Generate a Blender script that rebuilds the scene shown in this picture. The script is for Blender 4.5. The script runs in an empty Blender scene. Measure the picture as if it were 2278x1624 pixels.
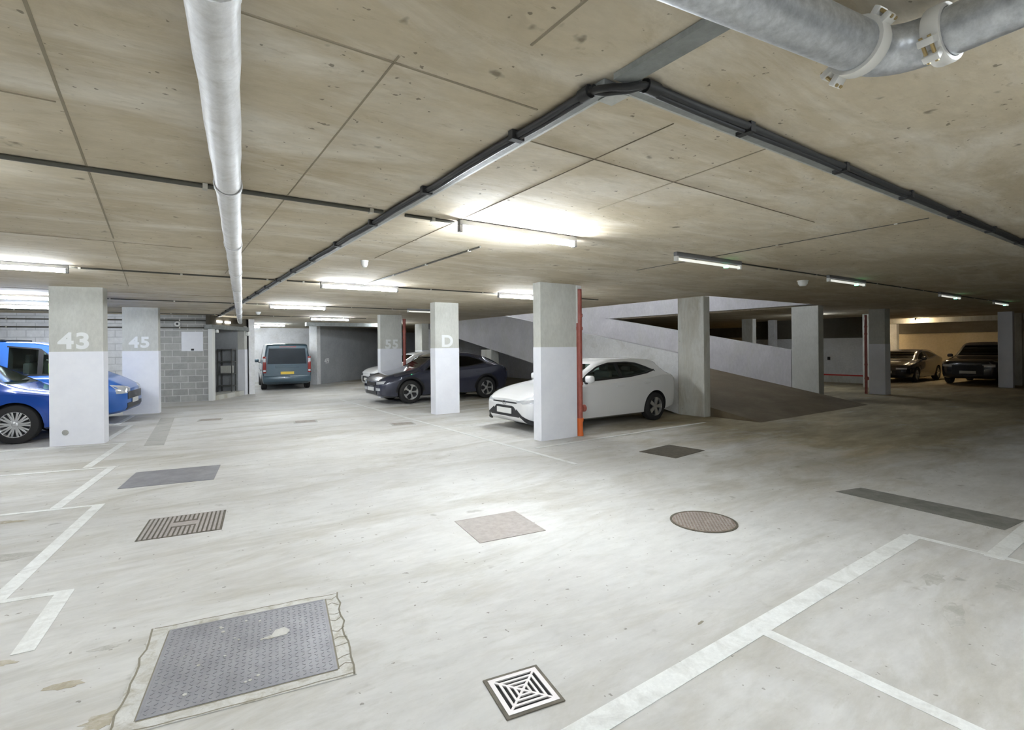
import bpy, bmesh, math, random
from mathutils import Vector, Matrix
random.seed(7)
C = bpy.context.scene.collection
PI = math.pi
H = 2.88                     # clear height of the hall
EYE = 1.7

# ------------------------------------------------------------------ materials
def _nt(name):
    m = bpy.data.materials.new(name); m.use_nodes = True
    nt = m.node_tree; b = nt.nodes['Principled BSDF']
    return m, nt, b

def plain(name, col, rough=.6, metal=0., spec=.5, coat=0., emit=0., ecol=None):
    m, nt, b = _nt(name)
    b.inputs['Base Color'].default_value = (*col, 1)
    b.inputs['Roughness'].default_value = rough
    b.inputs['Metallic'].default_value = metal
    b.inputs['Specular IOR Level'].default_value = spec
    b.inputs['Coat Weight'].default_value = coat
    if emit:
        b.inputs['Emission Color'].default_value = (*(ecol or col), 1)
        b.inputs['Emission Strength'].default_value = emit
    return m

def _noise(nt, scale, detail=5, rough=.6, stretch=None, rotz=0., dist=0., off=0.):
    tc = nt.nodes.new('ShaderNodeTexCoord'); mp = nt.nodes.new('ShaderNodeMapping')
    n = nt.nodes.new('ShaderNodeTexNoise')
    nt.links.new(tc.outputs['Object'], mp.inputs['Vector']); nt.links.new(mp.outputs['Vector'], n.inputs['Vector'])
    if stretch: mp.inputs['Scale'].default_value = stretch
    mp.inputs['Rotation'].default_value = (0, 0, rotz); mp.inputs['Location'].default_value = (off, off * .7, off * .3)
    n.inputs['Scale'].default_value = scale; n.inputs['Detail'].default_value = detail
    n.inputs['Roughness'].default_value = rough; n.inputs['Distortion'].default_value = dist
    return n.outputs['Fac']

def _ramp(nt, fac, stops):
    r = nt.nodes.new('ShaderNodeValToRGB'); nt.links.new(fac, r.inputs['Fac'])
    el = r.color_ramp.elements
    while len(el) < len(stops): el.new(.5)
    for e, (p, c) in zip(el, stops):
        e.position = p; e.color = (*c, 1) if len(c) == 3 else c
    return r.outputs['Color']

def _mix(nt, fac, a, b, mode='MIX'):
    x = nt.nodes.new('ShaderNodeMix'); x.data_type = 'RGBA'; x.blend_type = mode
    if isinstance(fac, (int, float)): x.inputs['Factor'].default_value = fac
    else: nt.links.new(fac, x.inputs['Factor'])
    for s, v in (('A', a), ('B', b)):
        sock = [i for i in x.inputs if i.name == s and i.type == 'RGBA'][0]
        if isinstance(v, tuple): sock.default_value = (*v, 1)
        else: nt.links.new(v, sock)
    return [o for o in x.outputs if o.type == 'RGBA'][0]

def _bump(nt, b, fac, strength, dist=.01):
    bp = nt.nodes.new('ShaderNodeBump'); bp.inputs['Strength'].default_value = strength
    bp.inputs['Distance'].default_value = dist
    nt.links.new(fac, bp.inputs['Height']); nt.links.new(bp.outputs['Normal'], b.inputs['Normal'])

def concrete(name, c1, c2, c3=None, scale=1.2, rough=.85, streak=None, rotz=0., speck=.0, speck_col=(.12, .1, .07), contrast=.18, fine=0., fine_col=(.3, .28, .22)):
    m, nt, b = _nt(name)
    f1 = _noise(nt, scale, 8, .62, rotz=rotz, dist=.4)
    col = _ramp(nt, f1, [(.5 - contrast, c1), (.5 + contrast, c2)])
    if c3:
        f2 = _noise(nt, scale * 1.6, 9, .68, stretch=streak or (1, 1, 1), rotz=rotz, dist=.8, off=4.)
        k = _ramp(nt, f2, [(.47, (0, 0, 0)), (.68, (1, 1, 1))])
        col = _mix(nt, k, col, c3)
    f3 = _noise(nt, scale * 14, 4, .7, stretch=streak, rotz=rotz, off=9.)
    col = _mix(nt, .35, col, _ramp(nt, f3, [(.3, (.62, .62, .62)), (.7, (1, 1, 1))]), 'MULTIPLY')
    if fine:
        f5 = _noise(nt, 9., 5, .75, stretch=(.5, 1.5, 1), rotz=rotz, off=13.)
        col = _mix(nt, _ramp(nt, f5, [(.58, (0, 0, 0)), (.74, (fine,) * 3)]), col, fine_col)
        f6 = _noise(nt, 2.2, 8, .75, stretch=(.7, 1.2, 1), rotz=rotz + .5, dist=1.2, off=17.)
        col = _mix(nt, _ramp(nt, f6, [(.52, (0, 0, 0)), (.72, (fine * .8,) * 3)]), col, fine_col)
        f7 = _noise(nt, 22., 2, .5, off=27.)
        col = _mix(nt, _ramp(nt, f7, [(.715, (0, 0, 0)), (.74, (fine * 1.4,) * 3)]), col, speck_col)
    if speck:
        f4 = _noise(nt, scale * 7, 3, .5, off=21.)
        col = _mix(nt, _ramp(nt, f4, [(.70, (0, 0, 0)), (.76, (speck,) * 3)]), col, speck_col)
    nt.links.new(col, b.inputs['Base Color'])
    b.inputs['Roughness'].default_value = rough; b.inputs['Specular IOR Level'].default_value = .25
    _bump(nt, b, f3, .15, .004)
    return m

def metal_noise(name, c1, c2, rough=.4, metal=.9, scale=9.):
    m, nt, b = _nt(name)
    nt.links.new(_ramp(nt, _noise(nt, scale, 6, .7), [(.35, c1), (.68, c2)]), b.inputs['Base Color'])
    b.inputs['Roughness'].default_value = rough; b.inputs['Metallic'].default_value = metal
    return m

def brickmat(name, c1, c2, mortar, bw=.44, bh=.215):
    m, nt, b = _nt(name)
    tc = nt.nodes.new('ShaderNodeTexCoord'); mp = nt.nodes.new('ShaderNodeMapping'); br = nt.nodes.new('ShaderNodeTexBrick')
    mp.inputs['Rotation'].default_value = (PI / 2, 0, 0)
    nt.links.new(tc.outputs['Object'], mp.inputs['Vector']); nt.links.new(mp.outputs['Vector'], br.inputs['Vector'])
    br.inputs['Color1'].default_value = (*c1, 1); br.inputs['Color2'].default_value = (*c2, 1)
    br.inputs['Mortar'].default_value = (*mortar, 1)
    br.inputs['Scale'].default_value = 1.; br.inputs['Brick Width'].default_value = bw; br.inputs['Row Height'].default_value = bh
    br.inputs['Mortar Size'].default_value = .012; br.inputs['Bias'].default_value = 0.
    col = _mix(nt, .5, br.outputs['Color'], _ramp(nt, _noise(nt, 5., 6, .7), [(.3, (.55, .55, .55)), (.7, (1, 1, 1))]), 'MULTIPLY')
    nt.links.new(col, b.inputs['Base Color']); b.inputs['Roughness'].default_value = .9
    return m

def glassmat(name, tint, gloss=.10):
    m = bpy.data.materials.new(name); m.use_nodes = True; nt = m.node_tree
    for n in list(nt.nodes): nt.nodes.remove(n)
    out = nt.nodes.new('ShaderNodeOutputMaterial'); mx = nt.nodes.new('ShaderNodeMixShader')
    tr = nt.nodes.new('ShaderNodeBsdfTransparent'); gl = nt.nodes.new('ShaderNodeBsdfGlossy'); fr = nt.nodes.new('ShaderNodeLayerWeight')
    tr.inputs['Color'].default_value = (*tint, 1); gl.inputs['Roughness'].default_value = .03
    fr.inputs['Blend'].default_value = .5
    pw_ = nt.nodes.new('ShaderNodeMath'); pw_.operation = 'POWER'; pw_.inputs[1].default_value = 4.; nt.links.new(fr.outputs['Facing'], pw_.inputs[0])
    ad = nt.nodes.new('ShaderNodeMath'); ad.operation = 'MULTIPLY_ADD'; ad.inputs[1].default_value = .75; ad.inputs[2].default_value = gloss * .45
    nt.links.new(pw_.outputs[0], ad.inputs[0])
    nt.links.new(ad.outputs[0], mx.inputs[0]); nt.links.new(tr.outputs[0], mx.inputs[1]); nt.links.new(gl.outputs[0], mx.inputs[2])
    nt.links.new(mx.outputs[0], out.inputs['Surface'])
    return m

M = {}
M['floor'] = concrete('floor_concrete', (.575, .565, .545), (.69, .685, .665), (.47, .45, .40), scale=.55, rough=.75, streak=(.45, 1.6, 1), rotz=.12, speck=.35, contrast=.16, fine=.42, fine_col=(.40, .385, .34))
def add_dirt_falloff(m):  # brown stains; the wide mask also paints in light falloff towards the ramp
    nt = m.node_tree; b = nt.nodes['Principled BSDF']; src = b.inputs['Base Color'].links[0].from_socket
    tc = nt.nodes.new('ShaderNodeTexCoord'); sp = nt.nodes.new('ShaderNodeSeparateXYZ'); nt.links.new(tc.outputs['Object'], sp.inputs[0])
    def mr(sock, a, b_, c=0., d=1.):
        n = nt.nodes.new('ShaderNodeMapRange'); n.inputs[1].default_value = a; n.inputs[2].default_value = b_; n.inputs[3].default_value = c; n.inputs[4].default_value = d
        nt.links.new(sock, n.inputs[0]); return n.outputs[0]
    def op(o, a, b_):
        n = nt.nodes.new('ShaderNodeMath'); n.operation = o; n.use_clamp = False
        for i, v in enumerate((a, b_)):
            if isinstance(v, (int, float)): n.inputs[i].default_value = v
            else: nt.links.new(v, n.inputs[i])
        return n.outputs[0]
    reg = op('MULTIPLY', mr(sp.outputs[0], 5.6, 10.), mr(sp.outputs[1], 1.6, 3.4))
    nz = _noise(nt, .9, 9, .7, stretch=(.6, 1.3, 1), rotz=.2, dist=.6, off=31.)
    k = _ramp(nt, op('ADD', op('MULTIPLY', reg, .55), nz), [(.62, (0, 0, 0)), (1.0, (.9, .9, .9))])
    dirt = _ramp(nt, _noise(nt, 1.3, 6, .7, stretch=(.5, 1.4, 1), off=50.), [(.35, (.20, .165, .095)), (.55, (.33, .275, .165)), (.7, (.46, .37, .24))])
    nt.links.new(_mix(nt, k, src, dirt), b.inputs['Base Color'])
add_dirt_falloff(M['floor'])
M['ceiling'] = concrete('ceiling_concrete', (.49, .415, .29), (.65, .575, .44), (.72, .665, .56), scale=.8, streak=(.5, 1.5, 1), rotz=.1, speck=.7, fine=.5, fine_col=(.33, .27, .17))
M['shaft'] = concrete('column_concrete', (.55, .55, .50), (.65, .65, .60), (.58, .575, .53), scale=1.6, streak=(1, 1, .4))
M['shaft_light'] = concrete('pale_concrete', (.62, .62, .57), (.72, .71, .66), (.50, .47, .39), scale=1.4, streak=(1, 1, .3), speck=.3)
M['band'] = metal_noise('white_masonry_paint', (.80, .805, .855), (.86, .865, .905), .6, 0., 2.5)
M['paint'] = concrete('white_road_paint', (.80, .81, .79), (.86, .87, .85), (.66, .66, .63), scale=3., rough=.6)
M['paint_faint'] = concrete('faded_road_paint', (.68, .69, .67), (.74, .75, .73), (.60, .60, .57), scale=4., rough=.6)
M['number'] = plain('number_paint', (.80, .81, .80), .6)
M['mauve'] = concrete('parapet_concrete', (.52, .505, .52), (.64, .62, .63), (.56, .55, .53), scale=1.1, streak=(.6, 1, .5))
M['asphalt'] = concrete('asphalt_patch', (.17, .17, .15), (.26, .255, .235), None, scale=6.)
M['worn'] = concrete('worn_patch', (.40, .395, .37), (.50, .49, .46), None, scale=3.)
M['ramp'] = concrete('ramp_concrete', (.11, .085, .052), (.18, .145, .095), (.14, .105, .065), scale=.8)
M['white_wall'] = concrete('white_wall_paint', (.82, .82, .83), (.88, .88, .88), (.74, .73, .71), scale=1.)
M['grey_wall'] = concrete('grey_wall', (.36, .37, .385), (.46, .47, .48), None, scale=.9)
M['yellow_wall'] = concrete('cream_wall', (.55, .46, .30), (.66, .56, .40), None, scale=.8)
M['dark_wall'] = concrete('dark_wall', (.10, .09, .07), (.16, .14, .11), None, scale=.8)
M['brick'] = brickmat('grey_blockwork', (.50, .50, .475), (.38, .38, .36), (.64, .64, .62))
M['brick_lit'] = brickmat('lit_blockwork', (.84, .84, .84), (.76, .76, .76), (.6, .6, .6))  # same blockwork with the nearby lamps' light painted in as a paler colour
M['black'] = plain('black_rubber', (.018, .018, .018), .55)
M['conduit'] = plain('dark_conduit', (.07, .065, .05), .6)
M['clip'] = plain('clip_zinc', (.5, .48, .42), .5, .5)
M['tray'] = metal_noise('grey_tray', (.20, .21, .20), (.30, .31, .30), .5, .3)
M['tray_pale'] = metal_noise('pale_tray', (.42, .43, .40), (.55, .55, .52), .5, .3)
M['galv'] = metal_noise('galvanised_steel', (.42, .44, .46), (.66, .68, .70), .38, .65, 26.)
M['lagging'] = concrete('white_lagging', (.74, .735, .73), (.84, .84, .84), (.64, .63, .61), scale=5., rough=.45)
M['clamp'] = plain('pale_clamp', (.72, .71, .67), .45)
M['bolt'] = plain('brass_bolt', (.40, .30, .14), .45, .6)
M['red_pipe'] = metal_noise('red_pipe_paint', (.30, .075, .055), (.40, .12, .09), .5, 0., 7.)
M['orange'] = plain('orange_pipe', (.75, .17, .04), .5)
M['iron'] = metal_noise('rusty_iron', (.20, .155, .125), (.38, .32, .28), .7, .25, 22.)
M['pale_iron'] = metal_noise('pale_iron', (.34, .31, .285), (.44, .40, .38), .7, .15, 14.)
M['steel'] = metal_noise('grey_steel_plate', (.25, .25, .27), (.36, .36, .385), .5, .3, 4.)
M['dark_iron'] = metal_noise('dark_iron', (.09, .08, .06), (.16, .14, .11), .7, .2, 10.)
M['grate'] = plain('grate_metal', (.62, .58, .57), .5, .2)
M['pit'] = plain('drain_pit', (.01, .01, .01), .9)
M['mortar'] = concrete('cracked_mortar', (.58, .575, .545), (.69, .685, .655), (.42, .39, .32), scale=7.)
M['fixture'] = plain('fixture_body', (.20, .20, .21), .5)
M['tube'] = plain('lit_tube', (1, 1, 1), .4, emit=62., ecol=(.86, .93, 1.0))
M['tube_bright'] = plain('bright_lit_tube', (1, 1, 1), .4, emit=105., ecol=(.86, .93, 1.0))
M['tube_soft'] = plain('soft_lit_tube', (1, 1, 1), .4, emit=42., ecol=(.86, .93, 1.0))
M['tube_warm'] = plain('lit_warm_tube', (1, 1, 1), .4, emit=50., ecol=(1., .80, .52))
M['tube_off'] = plain('dim_tube', (.85, .85, .80), .35, emit=.13, ecol=(1, 1, .92))
M['led'] = plain('green_indicator', (.1, .9, .4), .3, emit=3., ecol=(.08, .8, .35))
M['plastic_white'] = plain('white_plastic', (.80, .80, .77), .4)
M['dark_metal'] = plain('dark_steel', (.05, .055, .05), .5, .4)
M['alloy'] = plain('alloy', (.66, .66, .66), .28, .75)
M['alloy_dark'] = plain('dark_alloy', (.035, .035, .037), .4, .4)
M['tyre'] = plain('tyre_rubber', (.022, .021, .021), .8)
M['trim'] = plain('black_trim', (.015, .015, .017), .35)
M['interior'] = plain('car_interior', (.022, .021, .022), .8)
M['seat'] = plain('seat_fabric', (.045, .042, .042), .9)
M['hivis'] = plain('hi_vis_fabric', (.50, .75, .12), .8)
M['plate_white'] = plain('plate_white', (.74, .74, .72), .4)
M['plate_yellow'] = plain('plate_yellow', (.80, .56, .06), .4)
M['lamp'] = plain('lamp_lens', (.62, .64, .67), .12, .2, coat=.6)
M['lamp_dark'] = plain('smoked_lens', (.10, .10, .11), .1, .2, coat=.6)
M['tail'] = plain('tail_lens', (.28, .018, .014), .15, coat=.6)
M['chrome'] = plain('chrome', (.7, .7, .72), .12, 1.)
M['glass'] = glassmat('car_glass', (.86, .95, .92))
M['glass_dark'] = glassmat('privacy_glass', (.10, .12, .13))
M['glass_blue'] = glassmat('reflecting_glass', (.16, .24, .30), .35)
M['car_white'] = plain('white_car_paint', (.82, .82, .82), .25, 0, .5, .8)
M['car_black'] = plain('black_car_paint', (.022, .022, .032), .2, 0, .5, .9)
M['car_navy'] = plain('navy_car_paint', (.045, .048, .075), .2, .2, .5, .9)
M['car_blue'] = plain('blue_car_paint', (.012, .075, .40), .22, .15, .5, .9)
M['car_teal'] = plain('slate_blue_van_paint', (.045, .085, .115), .28, .1, .5, .7)
M['car_bluevan'] = plain('royal_blue_van_paint', (.035, .15, .52), .3, 0, .5, .6)
M['red_sign'] = plain('red_paint', (.6, .05, .04), .5)
M['rack'] = plain('grey_rack', (.10, .10, .095), .6)
M['dirt'] = plain('grey_dirt', (.24, .22, .17), .9)

# ------------------------------------------------------------------ mesh helpers
class MB:
    def __init__(s): s.v = []; s.f = []; s.mi = []
    def add(s, vs, fs, mi=0):
        o = len(s.v); s.v += [tuple(p) for p in vs]; s.f += [tuple(i + o for i in f) for f in fs]; s.mi += [mi] * len(fs)
        return s
    def box(s, x0, x1, y0, y1, z0, z1, mi=0, T=None, bev=0.):
        if bev > 0:
            bm = bmesh.new(); bmesh.ops.create_cube(bm, size=1)
            for v in bm.verts:
                v.co = Vector(((x0 + x1) / 2 + v.co.x * (x1 - x0), (y0 + y1) / 2 + v.co.y * (y1 - y0), (z0 + z1) / 2 + v.co.z * (z1 - z0)))
            bmesh.ops.bevel(bm, geom=bm.edges[:], offset=bev, segments=2, affect='EDGES', profile=.5)
            bm.verts.ensure_lookup_table(); bm.verts.index_update()
            vs = [v.co.copy() for v in bm.verts]; fs = [[v.index for v in f.verts] for f in bm.faces]; bm.free()
        else:
            vs = [(x, y, z) for x in (x0, x1) for y in (y0, y1) for z in (z0, z1)]
            fs = [(0, 1, 3, 2), (4, 6, 7, 5), (0, 4, 5, 1), (2, 3, 7, 6), (0, 2, 6, 4), (1, 5, 7, 3)]
        if T is not None: vs = [T @ Vector(p) for p in vs]
        return s.add(vs, fs, mi)
    def prism(s, poly, z0, z1, mi=0, T=None):
        n = len(poly)
        vs = [Vector((*p, z0)) for p in poly] + [Vector((*p, z1)) for p in poly]
        if T is not None: vs = [T @ p for p in vs]
        a = sum(poly[i][0] * poly[(i + 1) % n][1] - poly[(i + 1) % n][0] * poly[i][1] for i in range(n))
        fs = [tuple(range(n))[::-1], tuple(range(n, 2 * n))] + [(i, (i + 1) % n, n + (i + 1) % n, n + i) for i in range(n)]
        if (a < 0) != (z1 < z0): fs = [f[::-1] for f in fs]
        return s.add(vs, fs, mi)
    def tube(s, pts, r, seg=14, mi=0, caps=True):
        pts = [Vector(p) for p in pts]; n = len(pts); rings = []
        rr = r if isinstance(r, (list, tuple)) else [r] * n
        up = None
        for i, p in enumerate(pts):
            if i == 0: d = pts[1] - p
            elif i == n - 1: d = p - pts[i - 1]
            else: d = (pts[i + 1] - p).normalized() + (p - pts[i - 1]).normalized()
            d.normalize()
            if up is None:
                up = Vector((0, 0, 1)) if abs(d.z) < .9 else Vector((1, 0, 0))
            a = d.cross(up); a.normalize(); up = a.cross(d); up.normalize()
            rings.append([p + (a * math.cos(2 * PI * k / seg) + up * math.sin(2 * PI * k / seg)) * rr[i] for k in range(seg)])
        vs = [v for g in rings for v in g]; fs = []
        for i in range(n - 1):
            for k in range(seg):
                k2 = (k + 1) % seg
                fs.append((i * seg + k, i * seg + k2, (i + 1) * seg + k2, (i + 1) * seg + k))
        if caps: fs += [tuple(range(seg))[::-1], tuple((n - 1) * seg + k for k in range(seg))]
        return s.add(vs, fs, mi)
    def lathe(s, prof, seg=32, mi=0, T=None, close=False):
        # profile (r, h) round local z
        n = len(prof)
        vs = [Vector((r * math.cos(2 * PI * k / seg), r * math.sin(2 * PI * k / seg), h)) for r, h in prof for k in range(seg)]
        if T is not None: vs = [T @ p for p in vs]
        fs = []
        for i in range(n - 1 + (1 if close else 0)):
            j = (i + 1) % n
            for k in range(seg):
                k2 = (k + 1) % seg; fs.append((i * seg + k, i * seg + k2, j * seg + k2, j * seg + k))
        if not close: fs += [tuple(range(seg))[::-1], tuple((n - 1) * seg + k for k in range(seg))]
        return s.add(vs, fs, mi)
    def grid(s, pts, mi=0):
        a, b = len(pts), len(pts[0])
        vs = [p for r in pts for p in r]
        fs = [(i * b + j, (i + 1) * b + j, (i + 1) * b + j + 1, i * b + j + 1) for i in range(a - 1) for j in range(b - 1)]
        return s.add(vs, fs, mi)
    def shell(s, pts, thick_vec, mi=0):
        # closed thin slab: a grid and the same grid moved by thick_vec
        a, b = len(pts), len(pts[0])
        top = [Vector(p) for r in pts for p in r]; tv = Vector(thick_vec)
        vs = top + [p + tv for p in top]; o = a * b
        fs = []
        for i in range(a - 1):
            for j in range(b - 1):
                q = (i * b + j, (i + 1) * b + j, (i + 1) * b + j + 1, i * b + j + 1)
                fs += [q, tuple(o + k for k in q[::-1])]
        per = [i * b for i in range(a)] + [(a - 1) * b + j for j in range(1, b)] + [i * b + b - 1 for i in range(a - 2, -1, -1)] + [j for j in range(b - 2, 0, -1)]
        for k in range(len(per)):
            p, q = per[k], per[(k + 1) % len(per)]
            fs.append((p, q, o + q, o + p)[::-1])
        return s.add(vs, fs, mi)
    def mesh(s, name, mats, smooth=0.):
        me = bpy.data.meshes.new(name); me.from_pydata(s.v, [], s.f); me.update()
        for m in (mats if isinstance(mats, (list, tuple)) else [mats]): me.materials.append(m)
        me.polygons.foreach_set('material_index', s.mi)
        if smooth:
            me.polygons.foreach_set('use_smooth', [True] * len(me.polygons)); me.set_sharp_from_angle(angle=math.radians(smooth))
        me.update()
        return me
    def obj(s, name, mats, parent=None, smooth=0.):
        o = bpy.data.objects.new(name, s.mesh(name, mats, smooth)); C.objects.link(o)
        if parent is not None: o.parent = parent
        return o

def rot(x, y, deg, z=0.):
    return Matrix.Translation((x, y, z)) @ Matrix.Rotation(math.radians(deg), 4, 'Z')

def thing(name, label, cat, loc=(0, 0, 0), rotz=0., group=None):
    o = bpy.data.objects.new(name, None); C.objects.link(o); o.empty_display_size = .1
    o.location = loc; o.rotation_euler = (0, 0, math.radians(rotz)); o['label'] = label; o['category'] = cat
    if group: o['group'] = group
    o['kind'] = 'thing'
    return o

def tag(o, label, cat, group=None):
    o['label'] = label; o['category'] = cat; o['kind'] = 'thing'
    if group: o['group'] = group
    return o

def struct(o, label=None, cat=None):
    o['kind'] = 'structure'
    if label: o['label'] = label
    if cat: o['category'] = cat
    return o

def copy_tree(o, parent=None):
    c = o.copy(); C.objects.link(c)
    if parent is not None: c.parent = parent
    for ch in list(o.children): copy_tree(ch, c)
    return c

def text_part(txt, size, mat, parent, M4, name='painted_number', bold=.035, sx=1.0, label=None):
    cu = bpy.data.curves.new('lettering', 'FONT'); cu.body = txt; cu.size = size; cu.align_x = 'CENTER'
    cu.offset = bold * size; cu.extrude = .001; cu.space_character = 1.12
    t = bpy.data.objects.new('lettering', cu); C.objects.link(t)
    bpy.context.view_layer.update()
    me = bpy.data.meshes.new_from_object(t.evaluated_get(bpy.context.evaluated_depsgraph_get()))
    bpy.data.objects.remove(t)
    me.materials.clear(); me.materials.append(mat)
    me.transform(M4 @ Matrix.Diagonal((sx, 1, 1, 1)))
    o = bpy.data.objects.new(name, me); C.objects.link(o)
    if parent is not None: o.parent = parent
    if label: o['label'] = label
    return o

# ------------------------------------------------------------------ the setting
struct(MB().box(-12, 38, -8, 36, -.3, 0).obj('floor', M['floor']), 'pale worn concrete car park floor', 'floor')
SY = lambda y: .176 * (y - 6.2)          # ramp surface height
XN, XF = 10.65, 16.3                      # near and far plane of the ramp
VY0, VY1 = 7.4, 26.                       # opening of the slab above the ramp
cm = MB()
cm.box(-12, XN, -8, 36, H, H + .35); cm.box(XN, XF, -8, VY0, H, H + .35); cm.box(XN, XF, VY1, 36, H, H + .35); cm.box(XF + .25, 38, VY0, 36, H, H + .35); cm.box(XF, 38, -8, VY0, H, H + .35); cm.box(XF, XF + .25, VY1, 36, H, H + .35)
struct(cm.obj('ceiling', M['ceiling']), 'stained board-marked concrete ceiling slab', 'ceiling')
struct(MB().box(XN - .3, XF + .6, VY0 - .3, VY1 + .3, 5.7, 5.9).obj('ceiling', M['mauve']), 'upper ceiling over the ramp opening', 'ceiling')
w = MB()
w.box(XN - .3, XN, VY0, VY1, H + .35, 5.7); w.box(XN, XF, VY0 - .3, VY0, H + .35, 5.7); w.box(XN, XF, VY1, VY1 + .3, H + .35, 5.7)
struct(w.obj('wall_upper', M['mauve']), 'upper walls round the ramp opening', 'wall')
# enclosing walls
for nm, a in (('wall_south', (-12, 38, -8.3, -8)), ('wall_west', (-12.3, -12, -8, 36)), ('wall_north', (-12, 38, 36, 36.3))):
    struct(MB().box(*a, 0, H).obj(nm, M['grey_wall']), nm.replace('_', ' ') + ' of the hall', 'wall')
# far east walls
e = MB().box(32., 32.3, -8, 36, 0, 2.22)
struct(e.obj('wall_east', M['yellow_wall']), 'cream wall behind the two black parked cars', 'wall')
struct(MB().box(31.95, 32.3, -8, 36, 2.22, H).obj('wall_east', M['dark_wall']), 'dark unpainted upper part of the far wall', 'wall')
struct(MB().box(29.2, 29.5, 4, 14, H - .22, H).obj('ceiling_beam', M['shaft_light']), 'pale downstand beam beside the warm lamp', 'beam')
pw = thing('partition_wall', 'white painted low partition with red line near its foot, dark wall above', 'wall'); pw['kind'] = 'structure'
MB().box(25., 25.2, 9.3, 14.5, .36, 1.98).obj('painted_panel', M['white_wall'], pw)
MB().box(24.98, 25.2, 9.3, 14.5, .30, .36).obj('red_line', M['red_sign'], pw)
MB().box(24.96, 25.2, 9.3, 14.5, 0, .30).obj('kerb', M['shaft_light'], pw)
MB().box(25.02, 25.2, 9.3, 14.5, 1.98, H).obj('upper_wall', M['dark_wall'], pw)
MB().box(24.93, 24.98, 11.0, 11.1, 1.0, 1.14).obj('switch_box', M['black'], pw)
# ramp
def slopeslab(x0, x1, y0, y1, f0, f1):
    m = MB(); n = 2
    vs = []
    for y in (y0, y1):
        for x in (x0, x1):
            vs += [(x, y, f0(y)), (x, y, f1(y))]
    m.add(vs, [(0, 1, 3, 2), (4, 6, 7, 5), (0, 4, 5, 1), (2, 3, 7, 6), (0, 2, 6, 4), (1, 5, 7, 3)])
    return m
SL = lambda y: max(SY(y) - .24, 0)
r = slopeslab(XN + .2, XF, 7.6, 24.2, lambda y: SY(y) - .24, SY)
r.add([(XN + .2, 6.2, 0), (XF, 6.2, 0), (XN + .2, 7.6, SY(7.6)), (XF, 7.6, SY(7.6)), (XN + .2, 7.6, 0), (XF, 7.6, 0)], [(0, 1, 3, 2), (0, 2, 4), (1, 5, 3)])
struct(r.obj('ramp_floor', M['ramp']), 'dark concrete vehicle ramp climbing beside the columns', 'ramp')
struct(slopeslab(XN, XN + .2, 8.21, 24.2, lambda y: max(SY(y) - .27, 0.), lambda y: SY(y) + 1.16).obj('parapet_wall', M['mauve']), 'sloping concrete parapet on the aisle side of the ramp', 'wall')
# white painted foot of the aisle-side parapet
struct(slopeslab(XN - .012, XN, 8.21, 13.2, lambda y: 0.0 if y < 10 else SY(y) - .27, lambda y: SY(y) + 1.16).obj('parapet_wall', M['white_wall']), 'white painted lower stretch of the aisle-side parapet', 'wall')
struct(slopeslab(XF, XF + .25, 8.315, 16.45, lambda y: 0., lambda y: SY(y) + 1.16).obj('parapet_wall', M['mauve']), 'sloping concrete parapet on the far side of the ramp', 'wall')
fw = MB(); fw.box(XF, XF + .25, VY0, VY1, 2.93, 5.7); fw.box(XF, XF + .25, 16.45, VY1, 0, 2.93)
struct(fw.obj('wall_ramp', M['mauve']), 'concrete wall over the opening along the ramp', 'wall')
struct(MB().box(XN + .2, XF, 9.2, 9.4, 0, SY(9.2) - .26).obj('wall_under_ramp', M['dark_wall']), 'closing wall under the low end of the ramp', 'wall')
struct(MB().box(XN + .2, XF, 24.2, 24.5, 0, 5.7).obj('wall_ramp', M['white_wall']), 'pale end wall at the top of the ramp', 'wall')
# block wall, entrance and end walls of the far corner
LT = -12.                                    # the skewed wing of the hall
Tw = rot(1.38, 20.0, LT)
struct(MB().box(-2.45, 0, 0, .22, 0, H, T=None).obj('wall_brick', M['brick']), 'grey blockwork wall beside the entrance', 'wall').matrix_world = Tw
struct(MB().box(-11, -2.45, .0, .22, 0, H).obj('wall_brick', M['brick_lit']), 'blockwork wall behind the blue vehicles, painted paler for lamp light', 'wall').matrix_world = Tw
AB = Vector((1.2, 1.95)); abl = AB.length; abd = math.degrees(math.atan2(AB.y, AB.x))
Td = rot(1.42, 19.95, abd)
d = thing('door_1', 'open entrance with pale posts and grey header beside the block wall', 'door', (1.42, 19.95, 0), abd); d['kind'] = 'structure'
MB().box(-.04, .14, -.03, .12, 0, 2.45, bev=.01).obj('door_post', M['plastic_white'], d)
MB().box(abl - .10, abl + .12, -.05, .2, 1.72, 2.6).obj('door_post', M['shaft'], d)
MB().box(abl - .10, abl + .12, -.06, .2, 0, 1.72).obj('door_post', M['band'], d)
MB().box(-.25, abl + .5, -.12, .12, 2.42, 2.56).obj('header', M['tray'], d)
MB().box(-.1, abl + .2, .0, .15, 2.56, H).obj('header_panel', M['dark_wall'], d)
MB().box(.16, abl - .12, -.03, .7, 0, .16).obj('threshold', M['shaft_light'], d)
for i, (a, b) in enumerate(((.30, .62), (.85, 1.2))):
    MB().box(a, b, -.03, .0, 2.66, 2.72).obj('header_lamp', plain('header_lamp%d' % i, (1, 1, 1), .4, emit=4., ecol=(1, 1, .95)), d)
MB().lathe([(.05, 0), (.06, .02), (.05, .1), (.0, .13)], 16, T=Matrix.Translation((.2, -.06, 2.3))).obj('door_sensor', M['plastic_white'], d, 40)
MB().box(abl - .02, abl + .2, -.16, -.06, 2.24, 2.40, bev=.02).obj('door_sensor', M['plastic_white'], d)
lw = MB(); lw.box(.2, abl, 1.9, 2.1, 0, H, T=Td); lw.box(abl - .1, abl + .1, .2, 2.1, 0, H, T=Td)
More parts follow.
